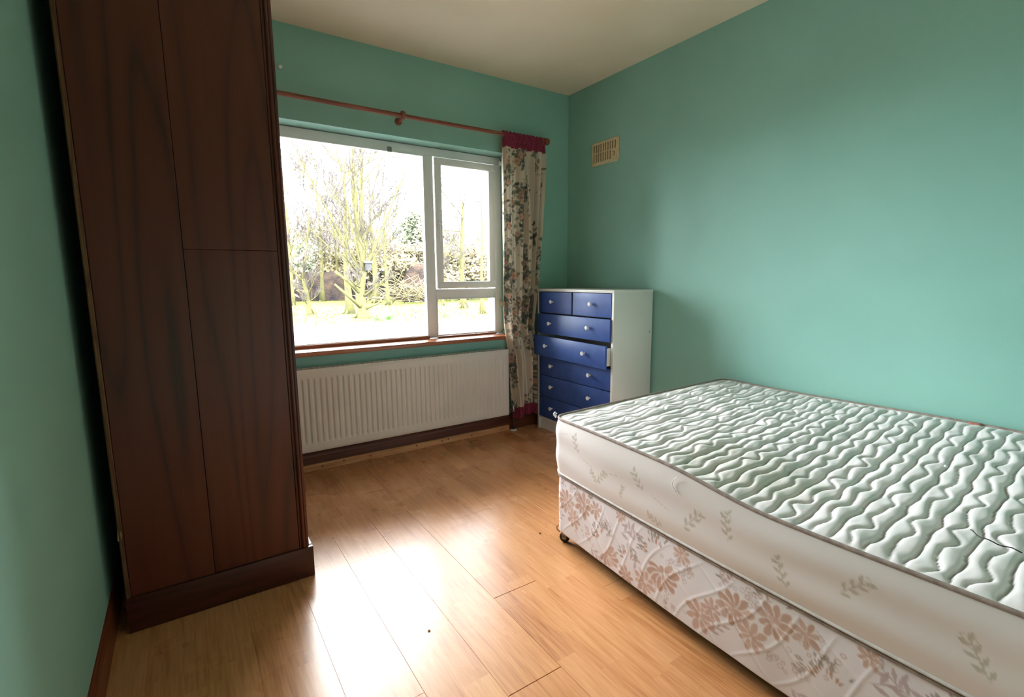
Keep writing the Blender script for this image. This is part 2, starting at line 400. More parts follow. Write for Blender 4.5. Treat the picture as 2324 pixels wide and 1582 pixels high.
# casement sash
sash = MB(); sx0, sx1, sz0, sz1 = -1.096, -.618, 1.092, 1.986
w = .048
sash.box(sx0, sx1, .108, .150, sz1-w, sz1, .005); sash.box(sx0, sx1, .108, .150, sz0, sz0+w, .005)
sash.box(sx0, sx0+w, .108, .150, sz0+w-.001, sz1-w+.001, .005); sash.box(sx1-w, sx1, .108, .150, sz0+w-.001, sz1-w+.001, .005)
sash_o = keep(sash.build('sash', M_PVC, auto=True), win)
def sub(o, par):   # sub-part built in world coordinates under a part that itself sits in world coordinates
    o.parent = par; o.matrix_parent_inverse = Matrix.Identity(4)
    bpy.context.view_layer.update(); o.matrix_parent_inverse = par.matrix_world.inverted(); return o
sub(MB().box(sx0+w+.001, sx1-w-.001, .126, .130, sz0+w+.001, sz1-w-.001).build('pane', M_GLASS), sash_o)
hd = MB(); hd.box(-1.088, -1.068, .098, .108, 1.50, 1.56, .003); hd.tube([(-1.078, .100, 1.545), (-1.078, .078, 1.545), (-1.078, .070, 1.53), (-1.079, .070, 1.42)], [.007, .007, .008, .006], 10)
sub(hd.build('handle', M_PVC, auto=True), sash_o)
keep(MB().box(-1.422, -1.394, .116, .125, 1.980, 2.012, .003).build('frame_clip', mottled('grey_plastic', lin(120, 132, 132), lin(135, 146, 146), 40, .5), auto=True), win)
cm = MB(); cm.box(-.570, -.552, .095, .125, 1.985, 2.02, .004); cm.lathe([(.011, 0), (.013, .004), (.013, .012), (.009, .016)], (-.560, .098, 2.003), (0, -1, 0), 14)
keep(cm.build('blind_bracket', M_PVC, auto=True), win)
cc = MB(); cc.box(-.575, -.556, .112, .125, .958, .992, .003); cc.box(-.570, -.560, .100, .113, .950, .975, .002)
keep(cc.build('catch', M_CREAM, auto=True), win)
keep(MB().tube([(-.625, .055, .742), (-.600, .05, .760), (-.570, .045, .782), (-.5535, .04, .797)], .0017, 6).build('wire', M_BLACK), win)
sill = MB().box(WX0, WX1-.0005, -.001, .14, .7055, .7355, .002)
sill.box(WX0-.03, WX1-.040, -.036, 0, .7055, .7355, .008)
o = keep(sill.build('sill', M_SILL, auto=True), win)

# ------------------------------------------------------------------ curtain rod
rod = empty('curtain_rod', (-1.4, -.08, 2.155), 'slim reddish wooden curtain rod above the window with centre bracket and plain cylindrical end', 'curtain rod')
xs = np.linspace(-2.60, -.292, 24)
keep(MB().tube([(x, -.08, 2.157 - .004*math.sin((x+.3)/2.3*-3.14)) for x in xs], .0125, 14).build('pole', M_RODWOOD, smooth=True), rod)
keep(MB().lathe([(.013, 0), (.024, .001), (.025, .004), (.025, .034), (.022, .039), (.001, .040)], (-.300, -.08, 2.155), (1, 0, 0), 22).build('end_cap', M_RODWOOD, auto=True), rod)
for xb in (-1.390,):
    b = MB(); b.lathe([(.021, -.011), (.024, -.009), (.024, .009), (.021, .011)], (xb, -.08, 2.157), (1, 0, 0), 20)
    b.tube([(xb, -.080, 2.142), (xb, -.055, 2.138), (xb, -.004, 2.138)], [.009, .011, .012], 12)
    b.lathe([(.022, 0), (.022, .006), (.018, .010), (.012, .012)], (xb, 0, 2.138), (0, -1, 0), 20)
    keep(b.build('bracket', M_RODWOOD, auto=True), rod)
b = MB(); b.lathe([(.021, -.007), (.023, -.006), (.023, .006), (.021, .007)], (-.318, -.08, 2.155), (1, 0, 0), 20); b.tube([(-.318, -.08, 2.135), (-.318, -.05, 2.12), (-.318, -.002, 2.12)], [.009, .011, .012], 10)
keep(b.build('bracket', M_RODWOOD, auto=True), rod)

# ------------------------------------------------------------------ fabric prints (colour by vertex)
def c3(r, g, b): return np.array(lin(r, g, b)[:3])
class Print:
    def __init__(s, S, Z, base): s.S = S; s.Z = Z; s.C = np.ones(S.shape+(3,))*base
    def mix(s, a, col): s.C += (col - s.C)*a[..., None]
    def win(s, cx, cz, r):
        return (abs(s.S-cx) < r) & (abs(s.Z-cz) < r)
    def ellipse(s, cx, cz, a, b, rot, col, op=1.0, soft=.25):
        k = s.win(cx, cz, max(a, b)*1.3)
        if not k.any(): return
        x = s.S[k]-cx; z = s.Z[k]-cz; c, q = math.cos(rot), math.sin(rot)
        u = (x*c+z*q)/a; v = (-x*q+z*c)/b; d = np.sqrt(u*u+v*v)
        al = np.clip((1+soft/2-d)/soft, 0, 1)*op
        s.C[k] += (col - s.C[k])*al[:, None]
    def leaf(s, cx, cz, l, w, rot, col, op=1.0):
        k = s.win(cx, cz, l*.75)
        if not k.any(): return
        x = s.S[k]-cx; z = s.Z[k]-cz; c, q = math.cos(rot), math.sin(rot)
        u = (x*c+z*q)/(l/2); v = (-x*q+z*c)/(w/2)
        d = abs(v) - np.clip(1-u*u, 0, 1)**1.1
        al = np.clip(.5-d*3, 0, 1)*(abs(u) < 1)*op
        s.C[k] += (col - s.C[k])*al[:, None]
    def ring(s, cx, cz, r, w, col, op=1.0):
        k = s.win(cx, cz, r*1.6)
        if not k.any(): return
        d = np.hypot(s.S[k]-cx, (s.Z[k]-cz)); al = np.clip(1-abs(d-r)/w, 0, 1)*op
        s.C[k] += (col - s.C[k])*al[:, None]
    def line(s, x0, z0, x1, z1, w, col, op=1.0):
        L_ = math.hypot(x1-x0, z1-z0); s.ellipse((x0+x1)/2, (z0+z1)/2, L_/2+w, w, math.atan2(z1-z0, x1-x0), col, op, .5)

# ------------------------------------------------------------------ curtain
def curtain_surface(U, Z):
    """U in 0..1 across, Z height; returns x, y"""
    zt = np.array([.08, .20, .56, .68, .80, 1.10, 1.5, 2.05, 2.2])
    xl = np.interp(Z, zt, [-.594, -.592, -.606, -.622, -.640, -.655, -.664, -.666, -.664])
    xr = np.interp(Z, zt, [-.352, -.352, -.350, -.384, -.398, -.352, -.315, -.283, -.292])
    top = sstep(1.95, 2.09, Z)
    ph = 2*np.pi*(5.5*U + .55*np.sin(2*np.pi*U*.8+1.1) + .10*np.sin(Z*3.1+U*4) + .22*(1.2-Z)*np.sin(U*3.0)) + .5*np.sin(6.3*(9.3*U+.3*Z))
    f = np.sin(ph); f = np.sign(f)*abs(f)**.75
    A = .029*(1-.55*top)*(1+.25*np.sin(U*9+Z*1.3))
    f2 = np.sin(2*np.pi*(11*U)+2*Z)*.006*top
    x = xl + (xr-xl)*(U + .005*np.sin(2*ph)*(1-top*.5))
    y = -.072 - A*f*(1-top) - A*.75*f*top + f2 - .008*sstep(.9, .3, Z)
    return x, y
_u = np.linspace(0, 1, 600); _x, _y = curtain_surface(_u, np.full(600, 1.25))
_arc = np.concatenate([[0], np.cumsum(np.hypot(np.diff(_x), np.diff(_y)))]); SLEN = float(_arc[-1])
def curtain_patch(name, z0, z1, nu, nz, m, parent, color=None):
    U, Z = np.meshgrid(np.linspace(0, 1, nu), np.linspace(z0, z1, nz), indexing='ij')
    x, y = curtain_surface(U, Z)
    dip = .010*np.sin(U*7.0)*sstep(.5, .1, Z)
    P = np.stack([x, y, Z-dip], -1)
    C = color(np.interp(U, _u, _arc), Z) if color else None
    return grid_mesh(name, P, m, parent, C)
def floral(S, Z):
    p = Print(S, Z, c3(214, 204, 186)); r = random.Random(11)
    G = [c3(88, 94, 82), c3(112, 114, 98), c3(62, 68, 66), c3(130, 128, 104), c3(98, 100, 106)]
    for _ in range(45):
        p.ellipse(r.uniform(0, SLEN), r.uniform(.1, 2.1), r.uniform(.03, .07), r.uniform(.05, .14), r.uniform(0, 3), c3(222, 198, 172), .5, 1.2)
    for _ in range(int(115*SLEN)):
        cx, cz = r.uniform(0, SLEN), r.uniform(.12, 2.1)
        for _ in range(34):
            a = r.uniform(0, 6.28); d = abs(r.gauss(0, .045))
            p.leaf(cx+d*math.cos(a)*.7, cz+d*math.sin(a)*1.3, r.uniform(.024, .046), r.uniform(.014, .026), r.uniform(0, 6.28), r.choice(G), r.uniform(.55, .95))
        for _ in range(2):
            a = r.uniform(0, 6.28); l = r.uniform(.05, .12)
            for k in range(6):
                t = k/5; x = cx+math.cos(a)*l*t; z = cz+math.sin(a)*l*t*1.3
                p.leaf(x+r.uniform(-.008, .008), z, .018, .009, r.uniform(0, 6.28), r.choice(G[:2]), .8)
        if r.random() < .75:
            fx, fz = cx+r.uniform(-.02, .02), cz+r.uniform(-.03, .03); R0 = r.uniform(.016, .026)
            for k in range(6):
                a = k*1.047+r.random()*.3; p.ellipse(fx+R0*.6*math.cos(a), fz+R0*.7*math.sin(a), R0*.62, R0*.5, a, c3(208, 172, 148), .85, .4)
                p.ring(fx+R0*.6*math.cos(a), fz+R0*.7*math.sin(a), R0*.5, R0*.12, c3(150, 100, 80), .5)
            p.ellipse(fx, fz, R0*.45, R0*.45, 0, c3(186, 126, 100), .9)
    return p.C
M_FLORAL = printed('floral_cotton', .85, .12)
cur = empty('curtain', (-.48, -.08, .11), 'narrow gathered floral cotton curtain with maroon heading and hem beside the window', 'curtain')
keep(curtain_patch('floral_panel', .192, 2.078, 260, 560, M_FLORAL, None, floral), cur)
keep(curtain_patch('hem_band', .108, .192, 200, 16, M_MAROON, None), cur)
# heading: gathered sleeve wrapped round the rod
nu, nv = 220, 40
U = np.linspace(0, 1, nu)[:, None]; T = np.linspace(0, 1, nv)[None, :]
xb_, yb_ = curtain_surface(U*np.ones_like(T), 2.078+0*T*U)
ang = (T-.12)*2*math.pi*.93
g_ = .004*np.sin(U*2*math.pi*13+.4*np.sin(U*20))
rr_ = .0185+g_
xh = -.665+.375*U + .002*np.sin(T*9+U*60)
sy_ = -.08 - rr_*np.sin(ang); sz_ = 2.157 - rr_*np.cos(ang)
k = sstep(.10, 0, T)   # skirt of the sleeve hangs to the panel
low = sstep(0.0, .16, T)
y_ = yb_*(1-low)+sy_*low; z_ = 2.072*(1-low)+sz_*low; x_ = xb_*(1-low)+xh*low
keep(grid_mesh('heading', np.stack([x_+0*T, y_+0*T, z_+0*U], -1), M_MAROON), cur)

# ------------------------------------------------------------------ radiator
rad = empty('radiator', (-1.42, -.06, .138), 'long cream ribbed panel radiator under the window', 'radiator')
rx0, rx1, rz0, rz1, ry = -2.30, -.636, .140, .637, -.100
pitch = .0333; nx = int((rx1-rx0)/pitch*10)+1
X = np.linspace(rx0, rx1, nx); Z = np.concatenate([[rz0, rz0+.006, rz0+.02, rz0+.03], np.linspace(rz0+.035, rz0+.07, 8), np.linspace(rz0+.10, rz1-.10, 8), np.linspace(rz1-.07, rz1-.035, 8), [rz1-.03, rz1-.018, rz1-.006, rz1]])
XX, ZZ = np.meshgrid(X, Z, indexing='ij')
ph = ((XX-rx0-.02) % pitch)/pitch
prof = sstep(.10, .30, ph)*sstep(.90, .70, ph)          # raised rib, narrow valleys
inn = sstep(rx0+.02, rx0+.03, XX)*sstep(rx1-.02, rx1-.03, XX)
endz = sstep(rz0+.036, rz0+.062, ZZ - .010*(1-prof))*sstep(rz1-.036, rz1-.062, ZZ + .010*(1-prof))
dep = -.0065*(1-prof)*endz*inn
edge = .006*(sstep(.008, 0, ZZ-rz0)+sstep(.008, 0, rz1-ZZ)+sstep(.005, 0, XX-rx0)+sstep(.005, 0, rx1-XX))
keep(grid_mesh('front_panel', np.stack([XX, ry - dep + np.minimum(edge, .008), ZZ], -1), M_METALWHITE), rad)
rb = MB(); rb.box(rx0+.004, rx1-.004, ry+.009, ry+.018, rz0+.004, rz1-.004, .003); rb.box(rx0+.01, rx1-.01, -.032, -.026, rz0+.004, rz1-.01, .003)
for i in range(46):
    x = rx0+.03+i*.0350; rb.box(x, x+.0012, ry+.018, -.032, rz0+.02, rz1-.02)
keep(rb.build('convector', M_METALWHITE), rad)
gr = MB(); gr.box(rx0, rx1, ry+.004, ry+.016, rz1-.004, rz1+.003, .0015); gr.box(rx0, rx1, -.034, -.024, rz1-.004, rz1+.003, .0015)
n = int((rx1-rx0)/.03)
for i in range(n+1):
    x = rx0+.002+i*(rx1-rx0-.01)/n; gr.box(x, x+.006, ry+.010, -.028, rz1-.003, rz1+.001)
keep(gr.build('top_grille', M_METALWHITE), rad)
for x in (rx0, rx1-.0015): keep(MB().box(x, x+.0035, ry+.008, -.024, rz0+.01, rz1+.002, .001).build('side_cover', M_METALWHITE), rad)
v = MB(); v.lathe([(.010, 0), (.010, .03), (.014, .032), (.014, .05)], (rx1+.002, -.064, .168), (1, 0, 0), 12); v.lathe([(.012, -.02), (.016, -.015), (.016, .02), (.012, .028)], (rx1+.058, -.064, .168), (0, 0, 1), 12)
keep(v.build('valve', M_STEEL, auto=True), rad)
for bx in (-2.1, -1.42, -.80): keep(MB().box(bx, bx+.03, -.0265, -.0002, .25, .55, .002).build('wall_bracket', M_METALWHITE), rad)
M_PIPEB = mottled('brown_pipe', lin(58, 36, 24), lin(84, 54, 36), 40, .4, .5)
pipe = empty('heating_pipe', (-.572, -.056, 0), 'thin dark heating pipe rising from the floor at the right end of the radiator', 'pipe')
keep(MB().tube([(-.576, -.060, .002), (-.574, -.060, .145)], .0075, 12).build('pipe_run', M_PIPEB, smooth=True), pipe)
keep(MB().tube([(-.572, -.048, .002), (-.566, -.040, .3), (-.562, -.036, .60)], .006, 12).build('pipe_run', M_PIPEB, smooth=True), pipe)
tag(keep(MB().lathe([(.026, 0), (.026, .003), (.020, .007), (.009, .008)], (-.572, -.056, .0005), (0, 0, 1), 24).build('collar', M_KNOB, auto=True), pipe), 'round white floor collar')

# ------------------------------------------------------------------ air vent
vent = empty('air_vent', (-.001, -.411, 1.968), 'small yellowed plastic louvred air vent high on the green wall', 'air vent')
vy0, vy1, vz0, vz1 = -.546, -.276, 1.968, 2.132
pl_ = MB(); c = .014
out = [(vy0+c, vz0), (vy1-c*.3, vz0), (vy1, vz0+c*.3), (vy1, vz1-c), (vy1-c, vz1), (vy0+c*.3, vz1), (vy0, vz1-c*.3), (vy0, vz0+c)]
nn = len(out); vv = [(-.0005, a, b_) for a, b_ in out]+[(-.007, a, b_) for a, b_ in out]+[(-.010, (a-(-.411))*.95-.411, (b_-2.05)*.93+2.05) for a, b_ in out]
ff = [(i, (i+1) % nn, nn+(i+1) % nn, nn+i) for i in range(nn)]+[(nn+i, nn+(i+1) % nn, 2*nn+(i+1) % nn, 2*nn+i) for i in range(nn)]+[tuple(range(nn))]
pl_.add(vv, ff)
# front face: frame bars round the slots
Y0, Y1, Z0, Z1 = vy0+.010, vy1-.010, vz0+.010, vz1-.010
zm = (Z0+Z1)/2+.004
pl_.box(-.011, -.004, Y0-.003, Y1+.003, Z1-.010, Z1+.003); pl_.box(-.011, -.004, Y0-.003, Y1+.003, Z0-.003, Z0+.012); pl_.box(-.011, -.004, Y0, Y1, zm-.003, zm+.003)
pl_.box(-.011, -.004, Y0-.003, Y0+.008, Z0, Z1); pl_.box(-.011, -.004, Y1-.008, Y1+.003, Z0, Z1)
keep(pl_.build('surround', M_CREAM), vent)
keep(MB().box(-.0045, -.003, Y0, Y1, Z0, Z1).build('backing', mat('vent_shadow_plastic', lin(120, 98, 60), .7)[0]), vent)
n = 10; p_ = (Y1-Y0-.016)/n
for i in range(n+1):
    y = Y0+.008+i*p_
    if i < 2: zz = zm
    keep(MB().box(-.0115, -.004, y-.0052, y+.0052, (zm if i < 2 else Z0), Z1, 0).build('slat', M_CREAM), vent)
keep(MB().box(-.0118, -.004, Y0+.004, Y0+.008+2*p_, Z0+.005, zm+.001).build('emblem_plate', M_CREAM), vent)
em = MB(); cy_, cz_ = Y0+.008+1.0*p_, (Z0+zm)/2+.004
em.tube([(-.0122, cy_+.012, cz_+.012), (-.0122, cy_-.006, cz_+.016), (-.0122, cy_-.014, cz_+.004), (-.0122, cy_-.004, cz_-.006), (-.0122, cy_+.010, cz_-.004)], .0016, 6)
em.tube([(-.0122, cy_-.002, cz_+.014), (-.0122, cy_-.010, cz_-.018)], .0016, 6)
keep(em.build('emblem', mat('faded_mark', lin(150, 112, 66), .6)[0]), vent)
tag(MB().lathe([(.004, 0), (.004, .006), (.010, .010), (.011, .018), (.006, .022)], (-2.060, -.0003, 2.313), (0, -1, 0), 12).build('wall_hook', M_KNOB, auto=True), 'tiny white hook on the green wall beside the wardrobe', 'hook')

# ------------------------------------------------------------------ chest of drawers
ch = empty('chest_of_drawers', (-.2, -.505, 0), 'tall white chest of drawers with dark blue drawer fronts in the room corner', 'chest of drawers')
cx0, cx1, cy0, cy1, cz = -.378, -.022, -.903, -.107, 1.080
keep(MB().box(cx0-.003, cx1, cy0-.002, cy1+.002, cz-.018, cz, .002).build('top_panel', M_WHITELAM, auto=True), ch)
keep(MB().box(cx0, cx1, cy0, cy0+.018, .001, cz-.018, .001).build('side_panel', M_WHITELAM, auto=True), ch)
keep(MB().box(cx0, cx1, cy1-.018, cy1, .001, cz-.018, .001).build('side_panel', M_WHITELAM, auto=True), ch)
keep(MB().box(cx1-.006, cx1-.001, cy0+.018, cy1-.018, .06, cz-.018).build('back_panel', M_WHITELAM), ch)
keep(MB().box(cx0+.018, cx0+.034, cy0+.018, cy1-.018, .001, .090).build('plinth', M_WHITELAM), ch)
keep(MB().box(cx0+.002, cx1-.006, cy0+.018, cy1-.018, .088, .100).build('bottom_panel', M_WHITELAM), ch)
keep(MB().box(cx0+.004, cx1-.006, -.514, -.500, .905, cz-.018).build('divider', M_DARK), ch)
keep(MB().box(cx0+.01, cx1-.006, cy0+.018, cy1-.018, .900, .910).build('rail', M_DARK), ch)
keep(MB().lathe([(.004, 0), (.004, .0008)], (-.045, cy0-.0002, .80), (0, -1, 0), 10).build('screw_cap', mat('screw_cap', lin(110, 110, 105), .5)[0]), ch)
def drawer(y0, y1, z0, z1, out, knobs, drop=0.0, roll=0.0):
    dy = (y0+y1)/2
    d = MB().box(cx0+.001-out, cx0+.017-out, y0, y1, z0-drop, z1-drop, .0015).build('drawer', M_BLUE, auto=True); keep(d, ch)
    if roll:
        me = d.data
        for q in me.vertices: q.co.z += roll*(q.co.y-dy)
    b = MB(); X0 = cx0+.017-out; X1 = cx1-.03-out
    b.box(X0, X1, y0+.012, y0+.024, z0+.012-drop, z1-.022-drop); b.box(X0, X1, y1-.024, y1-.012, z0+.012-drop, z1-.022-drop)
    b.box(X1-.012, X1, y0+.024, y1-.024, z0+.012-drop, z1-.022-drop); b.box(X0, X1-.012, y0+.024, y1-.024, z0+.018-drop, z0+.022-drop)
    sub(b.build('drawer_box', M_WHITELAM), d)
    for ky in knobs:
        kz = (z0+z1)/2-drop+.006+roll*(ky-dy)
        sub(MB().lathe([(.006, 0), (.006, .012), (.009, .015), (.0135, .019), (.0145, .023), (.012, .027), (.001, .0285)], (cx0+.001-out, ky, kz), (-1, 0, 0), 18).build('knob', M_KNOB, auto=True), d)
yl, yr = cy1-.020, cy0+.020
drawer(-.499, yl, .906, 1.058, .002, [-.293]); drawer(yr, -.514, .906, 1.058, .004, [-.705])
drawer(yr, yl, .752, .897, .014, [-.282, -.690])
drawer(yr, yl, .590, .738, .050, [-.282, -.690], .004, .012)
drawer(yr, yl, .434, .580, 0, [-.285, -.695])
drawer(yr, yl, .270, .428, 0, [-.285, -.695])
drawer(yr, yl, .104, .264, 0, [-.285, -.695])

# ------------------------------------------------------------------ wardrobe
wd = empty('wardrobe', (-2.57, -.66, 0), 'tall dark mahogany-stained wooden wardrobe seen from its side by the left wall', 'wardrobe')
wx0, wx1, wy0, wy1, wz = -2.848, -2.283, -1.157, -.135, 2.16
def wseam(x0, x1, z0, z1): return MB().box(x0, x1, wy0, wy0+.02, z0, z1, .0022)
keep(wseam(wx0+.014, -2.5955, .118, wz).build('side_board', M_MAHOG), wd)
keep(wseam(-2.5945, wx1-.030, 1.2625, wz).build('side_board', M_MAHOG), wd)
keep(wseam(-2.5945, wx1-.030, .118, 1.2615).build('side_board', M_MAHOG), wd)
e_ = MB(); e_.box(wx0, wx0+.013, wy0-.003, wy0+.02, .0, wz, .002); e_.tube([(wx0+.0045, wy0-.003, .10), (wx0+.0045, wy0-.003, wz)], .003, 8)
keep(e_.build('edge_strip', M_RAWEDGE), wd)
cp = MB(); cp.box(wx1-.030, wx1, wy0+.002, wy0+.04, .118, wz, .003)
for x, r in ((wx1-.026, .0035), (wx1-.013, .0075), (wx1-.003, .0045)): cp.tube([(x, wy0+.001, .124), (x, wy0+.001, wz)], r, 12)
cp.box(wx1-.004, wx1+.006, wy0+.005, wy0+.055, .118, wz, .003)
keep(cp.build('corner_post', M_MAHOG, auto=True), wd)
keep(MB().box(wx0, wx1, wy1-.02, wy1, .0, wz, .002).build('side_board', M_MAHOG), wd)
keep(MB().box(wx0, wx0+.006, wy0+.02, wy1-.02, .02, wz).build('back_panel', M_MAHOG), wd)
pb = MB(); pb.box(wx0-.002, wx1+.019, wy0-.010, wy0+.012, .001, .124, .003); pb.box(wx1, wx1+.0185, wy0+.012, wy1+.002, .001, .124, .003)
keep(pb.build('plinth', M_MAHOGX, auto=True), wd)
dm = (wy0+wy1)/2+.02
for (a, b_, s) in ((wy0+.056, dm-.001, 1), (dm+.001, wy1-.001, -1)):
    d = MB(); d.box(wx1-.018, wx1, a, b_, .128, wz-.002, .002)
    for (z0, z1) in ((.22, 1.0), (1.08, wz-.10)):
        d.box(wx1, wx1+.006, a+.07, b_-.07, z0, z1, .004)
    dd = keep(d.build('door', M_MAHOG, auto=True), wd)
    ky = b_-.035 if s > 0 else a+.035
    sub(MB().lathe([(.008, 0), (.008, .012), (.018, .020), (.018, .028), (.010, .034)], (wx1+.001, ky, 1.02), (1, 0, 0), 16).build('knob', M_MAHOG, auto=True), dd)
cr = MB(); cr.box(wx0, wx1+.006, wy0, wy1, wz, wz+.02, .002); cr.box(wx0, wx1+.030, wy0-.024, wy1+.02, wz+.02, wz+.055, .008)
keep(cr.build('cornice', M_MAHOG, auto=True), wd)
keep(MB().add([(-2.852+.002, wy0-.0035, .330), (-2.842, wy0-.0035, .318), (-2.838, wy0-.0035, .345), (-2.843, wy0-.0035, .375), (-2.847, wy0-.0035, .37),
               (-2.852+.002, wy0-.001, .330), (-2.842, wy0-.001, .318), (-2.838, wy0-.001, .345), (-2.843, wy0-.001, .375), (-2.847, wy0-.001, .37)],
              [(0, 1, 2, 3, 4), (5, 9, 8, 7, 6)]+[(i, 5+i, 5+(i+1) % 5, (i+1) % 5) for i in range(5)]).build('bare_chip', M_CHIP), wd)

# ------------------------------------------------------------------ bed
BW, BL = 1.345, 1.90
A_ = np.array([-1.322, -1.490]); B_ = np.array([-.018, -1.445]); C_ = np.array([-.018, -3.36]); D_ = np.array([-1.378, -3.385])
def bedmap(a, b):
    """a across (0 = open side), b along (0 = foot end, near the chest)"""
    u = a/BW; v = b/BL
    P = ((1-u)*(1-v))[..., None]*A_ + (u*(1-v))[..., None]*B_ + (u*v)[..., None]*C_ + ((1-u)*v)[..., None]*D_
    P = P.copy(); P[..., 0] += -.022*np.sin(np.pi*np.clip(v*1.15, 0, 1))*(1-u)
    return P
def outline(r, step, inset=0.0):
    W_, L_ = BW, BL; pts = []
    def arc(cx, cy, a0, a1):
        n = max(4, int(abs(a1-a0)*r/step))
        for k in range(n): t = a0+(a1-a0)*k/n; pts.append((cx+r*math.cos(t), cy+r*math.sin(t)))
    def seg(x0, y0, x1, y1):
        n = int(math.hypot(x1-x0, y1-y0)/step)
        for k in range(n): t = k/n; pts.append((x0+(x1-x0)*t, y0+(y1-y0)*t))
    i = inset
    seg(i, L_-r-i, i, r+i); arc(r+i, r+i, math.pi, 1.5*math.pi); seg(r+i, i, W_-r-i, i); arc(W_-r-i, r+i, 1.5*math.pi, 2*math.pi)
    seg(W_-i, r+i, W_-i, L_-r-i); arc(W_-r-i, L_-r-i, 0, .5*math.pi); seg(W_-r-i, L_-i, r+i, L_-i); arc(r+i, L_-r-i, .5*math.pi, math.pi)
    return np.array(pts)
def ztop(a, b): return .566 - .030*sstep(.60, 1.0, b)*(1-a/BW)**.7 + .004*np.sin(b*5+a*2)
def smooth_noise(x, y, seed, sc):
    r = np.random.RandomState(seed); s = 0
    for k in range(7):
        an = r.uniform(0, 6.28); f = sc*r.uniform(.6, 1.6); s = s + np.sin((x*math.cos(an)+y*math.sin(an))*f + r.uniform(0, 6.28))
    return s/7
mt = empty('mattress', (-.68, -2.4, .322), 'worn pale green quilted double mattress with taupe piping lying on the bed base', 'mattress')
# quilted top
na, nb = 250, 400
a, b = np.meshgrid(np.linspace(.006, BW-.006, na), np.linspace(.006, BL-.006, nb), indexing='ij')
r0 = .060
aa, bb = a.copy(), b.copy()
for (ca, cb_) in ((r0, r0), (BW-r0, r0), (r0, BL-r0), (BW-r0, BL-r0)):
    inside = (np.sign(a-ca) == np.sign(ca-BW/2)) & (np.sign(b-cb_) == np.sign(cb_-BL/2))
    d = np.hypot(a-ca, b-cb_); m_ = np.maximum(abs(a-ca), abs(b-cb_))
    sc = np.where(d > 1e-9, m_/np.maximum(d, 1e-9), 1)
    aa = np.where(inside, ca+(a-ca)*sc, aa); bb = np.where(inside, cb_+(b-cb_)*sc, bb)
P2 = bedmap(aa, bb)
sp = .0385
wob = .009*smooth_noise(aa, bb, 5, 6)+.005*smooth_noise(aa, bb, 6, 16)
# serpentine grooves: every second line swings the other way, phases drift
best = np.full(aa.shape, 9.0); bsign = np.zeros(aa.shape)
wid = np.ones(aa.shape)
for k in range(-3, int(BL/sp)+6):
    rk = random.Random(100+k)
    if k % 2 == 0: am, lam, wv_ = .0035, .17, 1.0
    else: am, lam, wv_ = .0105*rk.uniform(.6, 1.2), .150+rk.uniform(-.025, .03), .62
    g = k*sp + am*np.sin(2*math.pi*aa/lam+rk.uniform(0, 6.28)) + am*.45*np.sin(4*math.pi*aa/lam*.77+rk.uniform(0, 6)) + wob - .055*(aa-.6)
    d = bb-g
    c_ = abs(d) < abs(best)
    best = np.where(c_, d, best); wid = np.where(c_, wv_, wid)
dd_ = abs(best)
edge = sstep(0, .045, np.minimum(np.minimum(aa, BW-aa), np.minimum(bb, BL-bb)))
puff = np.sqrt(np.clip(1-(1-np.clip(dd_/(sp*.50), 0, 1))**1.7, 0, 1))
crease = np.exp(-(dd_/.0035)**2)
sag = -.020*np.exp(-(((aa-.62)/.45)**2+((bb-1.05)/.75)**2)) + .007*smooth_noise(aa, bb, 9, 11) + .004*smooth_noise(aa, bb, 10, 30)
tilt = .0*np.sin(np.clip(best/sp, -.5, .5)*2*np.pi)
Z = ztop(aa, bb) + edge*(-.004 + .0125*(1-wid) + .0105*wid*puff*(.6+.4*sstep(.3, .9, bb)) - .004*crease*wid + .006*smooth_noise(aa, bb, 13, 36) + .003*smooth_noise(aa, bb, 14, 75) + sag*1.0) + .0015*smooth_noise(aa, bb, 12, 90)*edge
Cc = np.ones(aa.shape+(3,))*c3(235, 228, 226)
q = np.clip(smooth_noise(aa, bb, 21, 60)*1.6+.3*smooth_noise(aa, bb, 22, 120)+.2, 0, 1)
Cc += (c3(212, 216, 210)-Cc)*(q*.55)[..., None]
st = np.clip(smooth_noise(aa, bb, 23, 6)*2.4-.35, 0, 1)*sstep(.3, .7, bb)
Cc += (c3(190, 188, 164)-Cc)*(st*.35)[..., None]
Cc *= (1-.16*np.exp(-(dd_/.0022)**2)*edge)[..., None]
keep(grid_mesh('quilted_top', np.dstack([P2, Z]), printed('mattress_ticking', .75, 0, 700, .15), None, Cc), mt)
# border
ol = outline(r0, .0042); M_ = len(ol); nz = 56
oa, ob = ol[:, 0], ol[:, 1]; OP = bedmap(oa, ob); zt = ztop(oa, ob)
nxt = np.roll(OP, -1, 0)-np.roll(OP, 1, 0); nrm = np.stack([nxt[:, 1], -nxt[:, 0]], -1); nrm /= np.linalg.norm(nrm, axis=1)[:, None]
cen = OP.mean(0); flip = np.sign(((OP-cen)*nrm).sum(1).mean()); nrm *= flip
s_ = np.cumsum(np.hypot(*(np.roll(OP, -1, 0)-OP).T)); s_ = np.concatenate([[0], s_[:-1]])
T = np.linspace(0, 1, nz)[None, :]
S2 = s_[:, None]+0*T
zb = .330
Zb = zb+(zt[:, None]-zb)*T
bul = .013*np.sin(np.pi*T)**.7 + .006*np.sin(np.pi*T)*smooth_noise(S2, Zb, 31, 12) + .0035*np.sin(2*np.pi*(T*1.6+.25*smooth_noise(S2, Zb, 32, 8)))*np.sin(np.pi*T)
PB = np.dstack([OP[:, 0][:, None]+nrm[:, 0][:, None]*bul, OP[:, 1][:, None]+nrm[:, 1][:, None]*bul, Zb])
